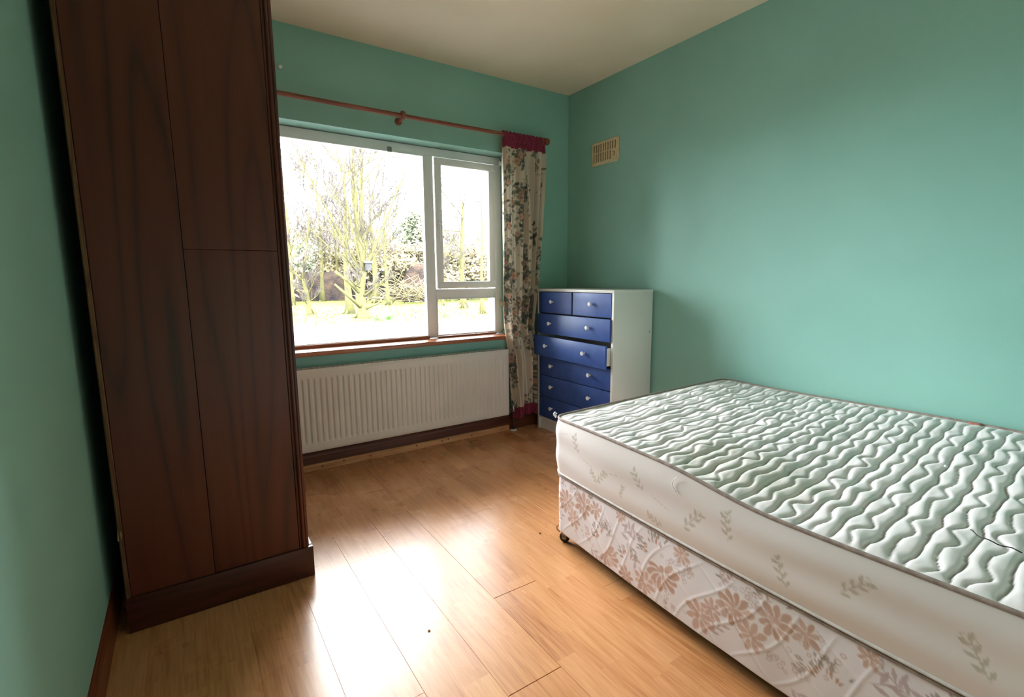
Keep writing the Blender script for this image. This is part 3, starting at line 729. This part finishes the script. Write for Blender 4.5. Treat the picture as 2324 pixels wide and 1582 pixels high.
# arc length measured along the open side from the foot corner, so prints can be placed by eye
YY = PB[..., 1]; XXb = PB[..., 0]
SS = np.where(XXb < -1.20, -(YY+1.49), 5+S2)
pb_ = Print(SS, Zb, c3(226, 216, 212))
def sprig(p, x, z, rot, sc, col, op=.7):
    p.line(x-.03*sc*math.cos(rot), z-.03*sc*math.sin(rot), x+.03*sc*math.cos(rot), z+.03*sc*math.sin(rot), .0018, col, op)
    for k in range(7):
        t = -.03+.01*k; sd = 1 if k % 2 else -1; an = rot+sd*.8
        p.leaf(x+t*sc*math.cos(rot)+.011*sc*math.cos(an), z+t*sc*math.sin(rot)+.011*sc*math.sin(an), .020*sc, .0075*sc, an, col, op)
    for k in range(5): p.ring(x+.03*sc*math.cos(rot)+.008*sc*math.cos(k*1.26), z+.03*sc*math.sin(rot)+.008*sc*math.sin(k*1.26), .0045*sc, .0012, col, op)
OL = c3(168, 156, 130)
for (x, z, ro, sc) in ((.175, .495, 1.9, 1.1), (.33, .415, .8, 1.0), (.29, .40, 2.4, .8), (.52, .470, 2.2, 1.1), (.44, .40, 1.2, .7), (.74, .42, .9, 1.3), (.86, .455, 1.7, 1.2), (1.02, .40, 2.0, 1.1), (1.18, .45, .8, 1.2), (1.40, .42, 2.1, 1.2), (.60, .36, 2.8, .9), (5.4, .45, 1, 1), (5.8, .40, 2, 1)):
    sprig(pb_, x, z, ro, sc, OL, .62)
for (x, z, ro) in ((.10, .52, .3), (.24, .445, -.2), (.40, .45, .15), (.62, .43, -.3)): pb_.line(x-.04, z-.04*ro, x+.04, z+.04*ro, .0014, c3(190, 176, 160), .6)
st2 = np.clip(smooth_noise(SS, Zb, 41, 9)*2-.3, 0, 1); pb_.mix(st2*.22, c3(176, 160, 136))
keep(grid_mesh('border', PB, printed('mattress_border_fabric', .6, 0, 600, .1), None, pb_.C, closed_u=True, flip=(flip > 0)), mt)
olc = outline(r0, .02); OPc = bedmap(olc[:, 0], olc[:, 1]); ztc = ztop(olc[:, 0], olc[:, 1])
keep(MB().tube([(p[0], p[1], z+.001) for p, z in zip(OPc, ztc)], .0058, 8, closed=True).build('piping', M_PIPING, smooth=True), mt)
keep(MB().tube([(p[0], p[1], .331) for p in OPc], .0052, 8, closed=True).build('piping', M_PIPEW, smooth=True), mt)
ub = MB(); ub.add([(p[0], p[1], .3285) for p in OPc], [tuple(range(len(OPc)))]); keep(ub.build('underside', M_PIPEW), mt)
lt = MB(); lt.tube([(-1.296, -1.478, .562), (-1.304, -1.470, .575), (-1.312, -1.478, .572), (-1.304, -1.486, .560)], .0035, 7); lt.tube([(-1.304, -1.472, .572), (-1.294, -1.465, .578), (-1.290, -1.474, .570)], .003, 7)
keep(lt.build('loose_thread', M_KNOB, smooth=True), mt)
th = bedmap(np.array([-.012]), np.array([.69]))[0]
keep(MB().tube([(th[0]-.002, th[1]+.02*math.sin(t*3), .545-.05*t) for t in np.linspace(0, 1, 10)], .0012, 6).build('loose_thread', M_KNOB, smooth=True), mt)
_t = np.linspace(0, 1, 14); hx = np.interp(_t, [0, .2, .45, .7, 1], [-1.106, -1.122, -1.136, -1.139, -1.141]); hy = np.interp(_t, [0, .2, .45, .7, 1], [-2.797, -2.809, -2.832, -2.859, -2.890])
keep(MB().tube([(a_, b2, .564+.002*math.sin(k*1.3)) for k, (a_, b2) in enumerate(zip(hx, hy))], .0013, 6).build('loose_thread', M_BLACK, smooth=True), mt)
keep(MB().lathe([(.006, 0), (.005, .004), (.001, .006)], (-.66, -2.63, .564), (0, 0, 1), 8).build('tuft', M_KNOB, smooth=True), mt)

# base
bs = empty('bed_base', (-.68, -2.4, 0), 'divan bed base in white quilted fabric printed with brown flowers, on castors', 'bed base')
ol = outline(.045, .0036, .010); OP = bedmap(ol[:, 0], ol[:, 1]); M_ = len(ol); nz = 88
nxt = np.roll(OP, -1, 0)-np.roll(OP, 1, 0); nrm = np.stack([nxt[:, 1], -nxt[:, 0]], -1); nrm /= np.linalg.norm(nrm, axis=1)[:, None]
flip = np.sign(((OP-OP.mean(0))*nrm).sum(1).mean()); nrm *= flip
s_ = np.cumsum(np.hypot(*(np.roll(OP, -1, 0)-OP).T)); s_ = np.concatenate([[0], s_[:-1]])
T = np.linspace(0, 1, nz)[None, :]; Zb = .050+(.318-.050)*T + 0*s_[:, None]; S2 = s_[:, None]+0*T
qq = (S2*math.cos(.6)+Zb*math.sin(.6)); q2 = (S2*math.cos(2.2)+Zb*math.sin(2.2))
ridge = .0012*np.exp(-(((qq+.02*np.sin(q2*14)) % .085-.0425)/.004)**2) - .0012*np.exp(-(((q2+.02*np.sin(qq*11)) % .12-.06)/.0045)**2)
bul = .007*np.sin(np.pi*T)**.6*(1+.5*smooth_noise(S2, Zb, 51, 6)) + ridge*np.sin(np.pi*T)**.4 + .002*smooth_noise(S2, Zb, 52, 25) - .008*sstep(.04, 0, T)
PB = np.dstack([OP[:, 0][:, None]+nrm[:, 0][:, None]*bul, OP[:, 1][:, None]+nrm[:, 1][:, None]*bul, Zb])
SS = np.where((PB[..., 0] < -1.20), -(PB[..., 1]+1.49), 5+S2)
pr = Print(SS, Zb, c3(226, 218, 220))
BR = c3(182, 142, 122); BR2 = c3(196, 160, 144); MV = c3(186, 164, 162); GY = c3(158, 148, 138); WH = c3(236, 228, 226)
rr = random.Random(77)
def flower(x, z, r, n=9, rot=0, col=BR, a0=0, a1=6.283):
    for k in range(n):
        an = a0+(a1-a0)*k/n+rot; L0 = r*rr.uniform(.75, 1.05)
        px_, pz_ = x+math.cos(an)*L0*.6, z+math.sin(an)*L0*.6
        pr.ellipse(px_, pz_, L0*.46, L0*.27, an, WH, .9, .3)
        pr.ellipse(px_, pz_, L0*.40, L0*.21, an, col if rr.random() < .65 else BR2, .9, .3)
    for k in range(6):
        an = rr.uniform(0, 6.28); pr.ellipse(x+math.cos(an)*r*.18, z+math.sin(an)*r*.18, r*.16, r*.10, an, BR2, .8)
def fern(x, z, r, a0=.4, a1=3.6, n=34):
    for k in range(n):
        an = rr.uniform(a0, a1); d = r*math.sqrt(rr.uniform(.25, 1))
        pr.leaf(x+math.cos(an)*d, z+math.sin(an)*d, .019, .0065, an, GY if d > r*.7 else BR, .9)
def sprig2(x, z, rot, sc=1.0):
    for k in range(5):
        t = k/4; cx_ = x+.075*sc*t*math.cos(rot); cz_ = z+.075*sc*t*math.sin(rot)
        sd = 1 if k % 2 else -1; an = rot+sd*.75
        pr.leaf(cx_+.022*sc*math.cos(an), cz_+.022*sc*math.sin(an), .042*sc, .012*sc, an, MV, .9)
    pr.line(x, z, x+.08*sc*math.cos(rot), z+.08*sc*math.sin(rot), .0018, MV, .9)
def rings(x, z, n, sp_=.035):
    for k in range(int(n*1.5)): pr.ring(x+rr.gauss(0, sp_), z+rr.gauss(0, sp_*.7), rr.uniform(.004, .0075), .0022, MV if rr.random() < .5 else BR, .8)
# repeat of the print along the side (s measured from the foot corner)
for off in (0, .80, 1.60, 5.1, 5.9):
    fern(off+.10, .275, .075, 1.0, 3.0, 24); flower(off+.09, .215, .062, 10, .2); flower(off+.205, .245, .058, 9, .8); flower(off+.145, .165, .050, 8, 2.1, BR2)
    flower(off+.285, .262, .042, 7, .3); rings(off+.16, .285, 20, .03); rings(off+.33, .235, 12, .03)
    fern(off+.345, .150, .085, .9, 3.2, 40); flower(off+.36, .115, .060, 8, .5, BR, 3.4, 7.2); flower(off+.46, .080, .045, 8, .1)
    sprig2(off+.43, .235, .5); sprig2(off+.47, .22, -1.0, .9); sprig2(off+.50, .25, 2.6, .8)
    fern(off+.60, .235, .085, 1.0, 3.4, 40); flower(off+.63, .185, .072, 9, .4, BR, 2.6, 7.2); rings(off+.70, .24, 24, .035)
    flower(off+.78, .125, .060, 8, 1.2, BR2); rings(off+.56, .13, 10, .03); sprig2(off+.26, .09, -.4, .8); sprig2(off+.02, .10, .9, .7)
    flower(off+.55, .105, .050, 9, .6, BR2); flower(off+.02, .17, .040, 8, .1, BR2); fern(off+.47, .14, .06, 0, 3.1, 26); flower(off+.70, .285, .035, 8, .5, BR2); flower(off+.42, .292, .03, 7, .9, BR2)
    fern(off+.20, .285, .06, .2, 3.0, 24); rings(off+.05, .29, 10, .02); rings(off+.66, .10, 12, .03)
    rings(off+.24, .14, 12, .03)
st3 = np.clip(smooth_noise(SS, Zb, 61, 7)*2-.5, 0, 1); pr.mix(st3*.18, c3(196, 180, 160))
keep(grid_mesh('fabric_cover', PB, printed('divan_fabric', .7, 0, 700, .12), None, pr.C, closed_u=True, flip=(flip > 0)), bs)
olc = outline(.045, .02, .006); OPc = bedmap(olc[:, 0], olc[:, 1])
keep(MB().tube([(p[0], p[1], .316) for p in OPc], .0045, 8, closed=True).build('piping', M_PIPING, smooth=True), bs)
kb = MB(); kb.add([(p[0], p[1], .319) for p in OPc], [tuple(range(len(OPc)))]); keep(kb.build('top_cover', M_PIPEW), bs)
olb = outline(.045, .03, .020); OPb = bedmap(olb[:, 0], olb[:, 1]); ub = MB(); ub.add([(p[0], p[1], .052) for p in OPb], [tuple(range(len(OPb)-1, -1, -1))]); keep(ub.build('underside', mat('black_hessian', lin(30, 26, 24), .9)[0]), bs)
for (x, y, r) in ((-1.288, -1.532, .6), (-.08, -1.52, 0), (-.08, -3.28, 0), (-1.29, -3.30, 0)):
    cs = empty('castor', (0, 0, 0)); cs.parent = bs; cs.matrix_parent_inverse = Matrix.Translation(bs.location).inverted()
    wv = MB().lathe([(.012, -.010), (.0215, -.009), (.023, -.004), (.023, .004), (.0215, .009), (.012, .010)], (x, y, .0235), (math.cos(r), math.sin(r), 0), 20).build('wheel', M_BLACK, auto=True); sub(wv, cs)
    fk = MB(); ux, uy = math.cos(r), math.sin(r); vx, vy = -uy, ux
    for sd in (-1, 1):
        cxk, cyk = x+ux*sd*.0125, y+uy*sd*.0125
        pts = [(-.009, .018), (.009, .018), (.012, .052), (-.012, .052)]
        vtx = []
        for e in (-.0012, .0012):
            for (h_, z_) in pts: vtx.append((cxk+ux*e+vx*h_, cyk+uy*e+vy*h_, z_))
        fk.add(vtx, [(0, 1, 2, 3), (7, 6, 5, 4), (0, 4, 5, 1), (1, 5, 6, 2), (2, 6, 7, 3), (3, 7, 4, 0)])
        fk.lathe([(.006, 0), (.006, .003)], (cxk, cyk, .0235), (sd*ux, sd*uy, 0), 10)
    fk.box(x-.014, x+.014, y-.014, y+.014, .047, .052); sub(fk.build('fork', M_STEEL), cs)
sr = MB(); sr.tube([(-1.322, -1.528, .088), (-1.328, -1.524, .078), (-1.326, -1.526, .066), (-1.316, -1.530, .055)], .0026, 7)
keep(sr.build('fabric_tie', M_PIPING, smooth=True), bs)
wbk = MB().box(-.034, -.0185, -2.566, -2.528, .0, .578, .004)
tag(wbk.build('wooden_post', wood('reddish_wood', lin(120, 60, 50), lin(166, 104, 92), lin(184, 124, 110), 'Z', 3), auto=True), 'small reddish wooden post end showing behind the far edge of the mattress', 'post')

# ------------------------------------------------------------------ small litter on the floor
def crumb(x, y, s, col, lab):
    r = random.Random(int(abs(x*1000))); v = MB()
    v.lathe([(s*.5, 0), (s, s*.3), (s*.7, s*.6), (.0001, s*.7)], (x, y, .0012), (r.uniform(-.2, .2), .1, 1), 7)
    tag(v.build('crumb', mat('crumb_'+lab.split()[0], col, .8)[0], smooth=True), lab, 'crumb')
crumb(-1.338, -1.415, .0045, lin(60, 40, 30), 'dark crumb on the floorboards near the bed corner')
crumb(-2.02, -1.71, .005, lin(205, 185, 170), 'pale brown crumb on the brightest floorboards')

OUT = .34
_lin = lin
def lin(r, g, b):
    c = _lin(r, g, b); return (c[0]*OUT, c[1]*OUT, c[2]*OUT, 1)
# ------------------------------------------------------------------ outdoors
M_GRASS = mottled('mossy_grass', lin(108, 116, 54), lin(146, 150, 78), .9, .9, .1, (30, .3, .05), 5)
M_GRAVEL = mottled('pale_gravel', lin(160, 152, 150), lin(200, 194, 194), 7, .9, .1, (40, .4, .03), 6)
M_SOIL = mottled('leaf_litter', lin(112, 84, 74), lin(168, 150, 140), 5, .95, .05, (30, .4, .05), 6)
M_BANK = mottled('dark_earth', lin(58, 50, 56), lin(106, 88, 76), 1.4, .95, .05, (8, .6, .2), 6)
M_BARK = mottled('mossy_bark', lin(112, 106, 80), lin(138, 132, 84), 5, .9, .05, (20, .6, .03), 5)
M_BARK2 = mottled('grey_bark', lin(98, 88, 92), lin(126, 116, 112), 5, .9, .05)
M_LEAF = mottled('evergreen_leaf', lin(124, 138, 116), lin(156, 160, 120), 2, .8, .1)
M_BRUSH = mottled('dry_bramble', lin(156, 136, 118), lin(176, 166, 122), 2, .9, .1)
GZ = -.30
struct(MB().box(-40, 60, .33, 70, GZ-.3, GZ).build('ground', M_GRASS))
# uneven pale path outside the window
nxp, nyp = 90, 20
XP, YP = np.meshgrid(np.linspace(-26, 26, nxp), np.linspace(0, 1, nyp), indexing='ij')
far = 11.6 - .30*(XP-0) + .5*smooth_noise(XP, XP*0, 3, 1.2)
YQ = .36+(far-.36)*YP
ZP = GZ+.012+.012*smooth_noise(XP, YQ, 4, 3)*(1-YP**6)-.02*YP**8
struct(grid_mesh('path', np.dstack([XP, YQ, ZP]), M_GRAVEL))
sl = grid_mesh('leaf_litter', np.dstack([XP, far+2.6*YP, GZ+.006+.02*np.sin(np.pi*YP)*(.6+.4*smooth_noise(XP, YQ, 8, 4))]), M_SOIL); sl['kind'] = 'structure'
def grass_tufts():
    r = random.Random(3); mb = MB()
    for _ in range(2600):
        x = r.uniform(-3, 13); y = r.uniform(9.5, 30); h = r.uniform(.03, .10)
        if y < 13.2-.3*x+r.uniform(-.8, .8): continue
        for _ in range(2):
            a = r.uniform(0, 6.28); dx, dy = math.cos(a)*.02, math.sin(a)*.02
            mb.add([(x-dx, y-dy, GZ), (x+dx, y+dy, GZ), (x+r.uniform(-.05, .05), y+r.uniform(-.05, .05), GZ+h)], [(0, 1, 2)])
    tag(mb.build('grass', mottled('grass_blade', lin(118, 134, 60), lin(154, 160, 84), 3, .8, .1)), 'short mossy yellow-green grass under the trees outside', 'grass', kind='stuff')
grass_tufts()
# earth bank
nb1, nb2 = 240, 26
XB, TB = np.meshgrid(np.linspace(-28, 34, nb1), np.linspace(0, 1, nb2), indexing='ij')
hb = 2.15 + .55*smooth_noise(XB, XB*0, 14, 1.3) + .30*smooth_noise(XB, XB*0, 15, 4)
YBk = 34.5 - .28*(XB-2) - 1.2 + 5*TB
prf = np.sin(np.pi*np.clip(TB, 0, 1)**.55)
ZBk = GZ-.05 + hb*prf + .22*smooth_noise(XB*2, TB*6, 16, 3)*prf
bank = grid_mesh('earth_bank', np.dstack([XB, YBk+.4*smooth_noise(XB, TB*4, 17, 5), ZBk]), M_BANK)
tag(bank, 'long dark earth bank behind the trees outside', 'earth bank')
# upturned root plate
def lump(name, c, rx, ry_, rz, m, seed, label, cat):
    r = np.random.RandomState(seed); n1, n2 = 46, 26
    A, Bq = np.meshgrid(np.linspace(0, 2*np.pi, n1, endpoint=False), np.linspace(0.02, np.pi*.56, n2), indexing='ij')
    dx, dy, dz = np.cos(A)*np.sin(Bq), np.sin(A)*np.sin(Bq), np.cos(Bq)
    rad_ = 1+.22*smooth_noise(dx*3+seed, dy*3+dz*2, seed, 2.2)+.10*smooth_noise(dx*3, dy*4+dz*3, seed+1, 7)
    P = np.dstack([c[0]+rx*dx*rad_, c[1]+ry_*dy*rad_, c[2]+rz*dz*rad_])
    return tag(grid_mesh(name, P, m, closed_u=True), label, cat)
lump('root_plate', (10.35, 27.2, GZ-.1), 1.15, .8, 2.5, M_BANK, 5, 'upturned earthy root plate of a fallen tree right of the main tree', 'root plate')

class Tree:
    def __init__(s, seed, rmin=.01): s.rmin = rmin; s.r = random.Random(seed); s.t = MB(); s.b = MB(); s.w = MB()
    def limb(s, p, d, L, r0, r1, mb, wob=.06, up=.0, n=5):
        pts = [Vector(p)]; rs = [r0]; d = Vector(d).normalized()
        for i in range(n):
            d = (d + Vector((s.r.gauss(0, wob), s.r.gauss(0, wob), s.r.gauss(0, wob)+up))).normalized()
            pts.append(pts[-1]+d*(L/n)); rs.append(r0+(r1-r0)*(i+1)/n)
        mb.tube(pts, rs, 7 if r0 > .05 else (5 if r0 > .015 else 3), caps=(r0 > .05))
        return pts, rs, d
    def grow(s, p, d, L, r, lvl, maxl):
        mb = s.b if lvl < maxl else s.w
        pts, rs, dd = s.limb(p, d, L, r, r*.45 if lvl < maxl else r*.3, mb, .09, .04)
        if lvl >= maxl: return
        k = s.r.randint(5, 7)
        for i in range(k):
            t = .25+.75*(i+.5)/k; j = min(int(t*5), 4); P = pts[j].lerp(pts[j+1], t*5-j)
            ax = Vector((s.r.gauss(0, 1), s.r.gauss(0, 1), .3+s.r.random())).normalized()
            nd = (dd*.75+ax*.75).normalized()
            s.grow(P, nd, L*s.r.uniform(.45, .7), max(r*(1-.6*t)*.6, s.rmin), lvl+1, maxl)
def tree(x, y, h, rb, label, seed, stems=None, fork=None, spread=.35, maxl=3, nb=10, bark=None, lean=(0, 0), first=.25):
    T_ = Tree(seed, 0.0006*math.hypot(x+2.6, y+3.1)); bark = bark or M_BARK; r = T_.r
    e = empty('bare_tree', (x, y, GZ), label, 'tree', 'bare mossy trees outside the window')
    fh = fork if fork else h
    # root flare
    pts = []; rs = []; n = 9
    for i in range(n+1):
        t = i/n; pts.append((x+lean[0]*t+.05*rb*8*math.sin(t*5+seed), y+lean[1]*t, GZ-.1+(fh+.1)*t)); rs.append(rb*(1+.75*math.exp(-t*fh*3.0))*(1-(.25 if fork else .75)*t))
    T_.t.tube(pts, rs, 10)
    for i in range(r.randint(3, 5)):
        a = r.uniform(0, 6.28); T_.t.tube([(x+math.cos(a)*rb*.5, y+math.sin(a)*rb*.5, GZ+.25), (x+math.cos(a)*rb*1.6, y+math.sin(a)*rb*1.6, GZ+.06), (x+math.cos(a)*rb*3, y+math.sin(a)*rb*3, GZ-.04)], [rb*.5, rb*.35, rb*.15], 6)
    top = Vector(pts[-1])
    if stems:
        for (dx, dy, L, rr0) in stems:
            ps, rs2, dd = T_.limb(top-Vector((0, 0, .1)), (dx, dy, 1), L, rr0, rr0*.35, T_.t, .035, .02, 7)
            for i in range(nb):
                t = .15+.85*(i+r.random())/nb; j = min(int(t*7), 6); P = ps[j].lerp(ps[j+1], min(t*7-j, 1))
                a = r.uniform(0, 6.28); T_.grow(P, (math.cos(a)*.7, math.sin(a)*.7, .8), L*r.uniform(.16, .32), rr0*.28, 2 if rr0 < .08 else 1, maxl)
    for i in range(nb):
        t = first+(1-first)*(i+r.random())/nb; j = min(int(t*n), n-1); P = Vector(pts[j]).lerp(Vector(pts[j+1]), min(t*n-j, 1))
        a = r.uniform(0, 6.28); T_.grow(P, (math.cos(a), math.sin(a), r.uniform(.3, 1.0)), h*r.uniform(.10, .24)*(1.3 if not fork else .8), rb*.22, 1, maxl)
    keep(T_.t.build('trunk', bark, smooth=True), e)
    if T_.b.v: keep(T_.b.build('branches', bark, smooth=True), e)
    if T_.w.v:
        o = T_.w.build('twigs', M_BARK2); o['kind'] = 'stuff'; keep(o, e)
    return e
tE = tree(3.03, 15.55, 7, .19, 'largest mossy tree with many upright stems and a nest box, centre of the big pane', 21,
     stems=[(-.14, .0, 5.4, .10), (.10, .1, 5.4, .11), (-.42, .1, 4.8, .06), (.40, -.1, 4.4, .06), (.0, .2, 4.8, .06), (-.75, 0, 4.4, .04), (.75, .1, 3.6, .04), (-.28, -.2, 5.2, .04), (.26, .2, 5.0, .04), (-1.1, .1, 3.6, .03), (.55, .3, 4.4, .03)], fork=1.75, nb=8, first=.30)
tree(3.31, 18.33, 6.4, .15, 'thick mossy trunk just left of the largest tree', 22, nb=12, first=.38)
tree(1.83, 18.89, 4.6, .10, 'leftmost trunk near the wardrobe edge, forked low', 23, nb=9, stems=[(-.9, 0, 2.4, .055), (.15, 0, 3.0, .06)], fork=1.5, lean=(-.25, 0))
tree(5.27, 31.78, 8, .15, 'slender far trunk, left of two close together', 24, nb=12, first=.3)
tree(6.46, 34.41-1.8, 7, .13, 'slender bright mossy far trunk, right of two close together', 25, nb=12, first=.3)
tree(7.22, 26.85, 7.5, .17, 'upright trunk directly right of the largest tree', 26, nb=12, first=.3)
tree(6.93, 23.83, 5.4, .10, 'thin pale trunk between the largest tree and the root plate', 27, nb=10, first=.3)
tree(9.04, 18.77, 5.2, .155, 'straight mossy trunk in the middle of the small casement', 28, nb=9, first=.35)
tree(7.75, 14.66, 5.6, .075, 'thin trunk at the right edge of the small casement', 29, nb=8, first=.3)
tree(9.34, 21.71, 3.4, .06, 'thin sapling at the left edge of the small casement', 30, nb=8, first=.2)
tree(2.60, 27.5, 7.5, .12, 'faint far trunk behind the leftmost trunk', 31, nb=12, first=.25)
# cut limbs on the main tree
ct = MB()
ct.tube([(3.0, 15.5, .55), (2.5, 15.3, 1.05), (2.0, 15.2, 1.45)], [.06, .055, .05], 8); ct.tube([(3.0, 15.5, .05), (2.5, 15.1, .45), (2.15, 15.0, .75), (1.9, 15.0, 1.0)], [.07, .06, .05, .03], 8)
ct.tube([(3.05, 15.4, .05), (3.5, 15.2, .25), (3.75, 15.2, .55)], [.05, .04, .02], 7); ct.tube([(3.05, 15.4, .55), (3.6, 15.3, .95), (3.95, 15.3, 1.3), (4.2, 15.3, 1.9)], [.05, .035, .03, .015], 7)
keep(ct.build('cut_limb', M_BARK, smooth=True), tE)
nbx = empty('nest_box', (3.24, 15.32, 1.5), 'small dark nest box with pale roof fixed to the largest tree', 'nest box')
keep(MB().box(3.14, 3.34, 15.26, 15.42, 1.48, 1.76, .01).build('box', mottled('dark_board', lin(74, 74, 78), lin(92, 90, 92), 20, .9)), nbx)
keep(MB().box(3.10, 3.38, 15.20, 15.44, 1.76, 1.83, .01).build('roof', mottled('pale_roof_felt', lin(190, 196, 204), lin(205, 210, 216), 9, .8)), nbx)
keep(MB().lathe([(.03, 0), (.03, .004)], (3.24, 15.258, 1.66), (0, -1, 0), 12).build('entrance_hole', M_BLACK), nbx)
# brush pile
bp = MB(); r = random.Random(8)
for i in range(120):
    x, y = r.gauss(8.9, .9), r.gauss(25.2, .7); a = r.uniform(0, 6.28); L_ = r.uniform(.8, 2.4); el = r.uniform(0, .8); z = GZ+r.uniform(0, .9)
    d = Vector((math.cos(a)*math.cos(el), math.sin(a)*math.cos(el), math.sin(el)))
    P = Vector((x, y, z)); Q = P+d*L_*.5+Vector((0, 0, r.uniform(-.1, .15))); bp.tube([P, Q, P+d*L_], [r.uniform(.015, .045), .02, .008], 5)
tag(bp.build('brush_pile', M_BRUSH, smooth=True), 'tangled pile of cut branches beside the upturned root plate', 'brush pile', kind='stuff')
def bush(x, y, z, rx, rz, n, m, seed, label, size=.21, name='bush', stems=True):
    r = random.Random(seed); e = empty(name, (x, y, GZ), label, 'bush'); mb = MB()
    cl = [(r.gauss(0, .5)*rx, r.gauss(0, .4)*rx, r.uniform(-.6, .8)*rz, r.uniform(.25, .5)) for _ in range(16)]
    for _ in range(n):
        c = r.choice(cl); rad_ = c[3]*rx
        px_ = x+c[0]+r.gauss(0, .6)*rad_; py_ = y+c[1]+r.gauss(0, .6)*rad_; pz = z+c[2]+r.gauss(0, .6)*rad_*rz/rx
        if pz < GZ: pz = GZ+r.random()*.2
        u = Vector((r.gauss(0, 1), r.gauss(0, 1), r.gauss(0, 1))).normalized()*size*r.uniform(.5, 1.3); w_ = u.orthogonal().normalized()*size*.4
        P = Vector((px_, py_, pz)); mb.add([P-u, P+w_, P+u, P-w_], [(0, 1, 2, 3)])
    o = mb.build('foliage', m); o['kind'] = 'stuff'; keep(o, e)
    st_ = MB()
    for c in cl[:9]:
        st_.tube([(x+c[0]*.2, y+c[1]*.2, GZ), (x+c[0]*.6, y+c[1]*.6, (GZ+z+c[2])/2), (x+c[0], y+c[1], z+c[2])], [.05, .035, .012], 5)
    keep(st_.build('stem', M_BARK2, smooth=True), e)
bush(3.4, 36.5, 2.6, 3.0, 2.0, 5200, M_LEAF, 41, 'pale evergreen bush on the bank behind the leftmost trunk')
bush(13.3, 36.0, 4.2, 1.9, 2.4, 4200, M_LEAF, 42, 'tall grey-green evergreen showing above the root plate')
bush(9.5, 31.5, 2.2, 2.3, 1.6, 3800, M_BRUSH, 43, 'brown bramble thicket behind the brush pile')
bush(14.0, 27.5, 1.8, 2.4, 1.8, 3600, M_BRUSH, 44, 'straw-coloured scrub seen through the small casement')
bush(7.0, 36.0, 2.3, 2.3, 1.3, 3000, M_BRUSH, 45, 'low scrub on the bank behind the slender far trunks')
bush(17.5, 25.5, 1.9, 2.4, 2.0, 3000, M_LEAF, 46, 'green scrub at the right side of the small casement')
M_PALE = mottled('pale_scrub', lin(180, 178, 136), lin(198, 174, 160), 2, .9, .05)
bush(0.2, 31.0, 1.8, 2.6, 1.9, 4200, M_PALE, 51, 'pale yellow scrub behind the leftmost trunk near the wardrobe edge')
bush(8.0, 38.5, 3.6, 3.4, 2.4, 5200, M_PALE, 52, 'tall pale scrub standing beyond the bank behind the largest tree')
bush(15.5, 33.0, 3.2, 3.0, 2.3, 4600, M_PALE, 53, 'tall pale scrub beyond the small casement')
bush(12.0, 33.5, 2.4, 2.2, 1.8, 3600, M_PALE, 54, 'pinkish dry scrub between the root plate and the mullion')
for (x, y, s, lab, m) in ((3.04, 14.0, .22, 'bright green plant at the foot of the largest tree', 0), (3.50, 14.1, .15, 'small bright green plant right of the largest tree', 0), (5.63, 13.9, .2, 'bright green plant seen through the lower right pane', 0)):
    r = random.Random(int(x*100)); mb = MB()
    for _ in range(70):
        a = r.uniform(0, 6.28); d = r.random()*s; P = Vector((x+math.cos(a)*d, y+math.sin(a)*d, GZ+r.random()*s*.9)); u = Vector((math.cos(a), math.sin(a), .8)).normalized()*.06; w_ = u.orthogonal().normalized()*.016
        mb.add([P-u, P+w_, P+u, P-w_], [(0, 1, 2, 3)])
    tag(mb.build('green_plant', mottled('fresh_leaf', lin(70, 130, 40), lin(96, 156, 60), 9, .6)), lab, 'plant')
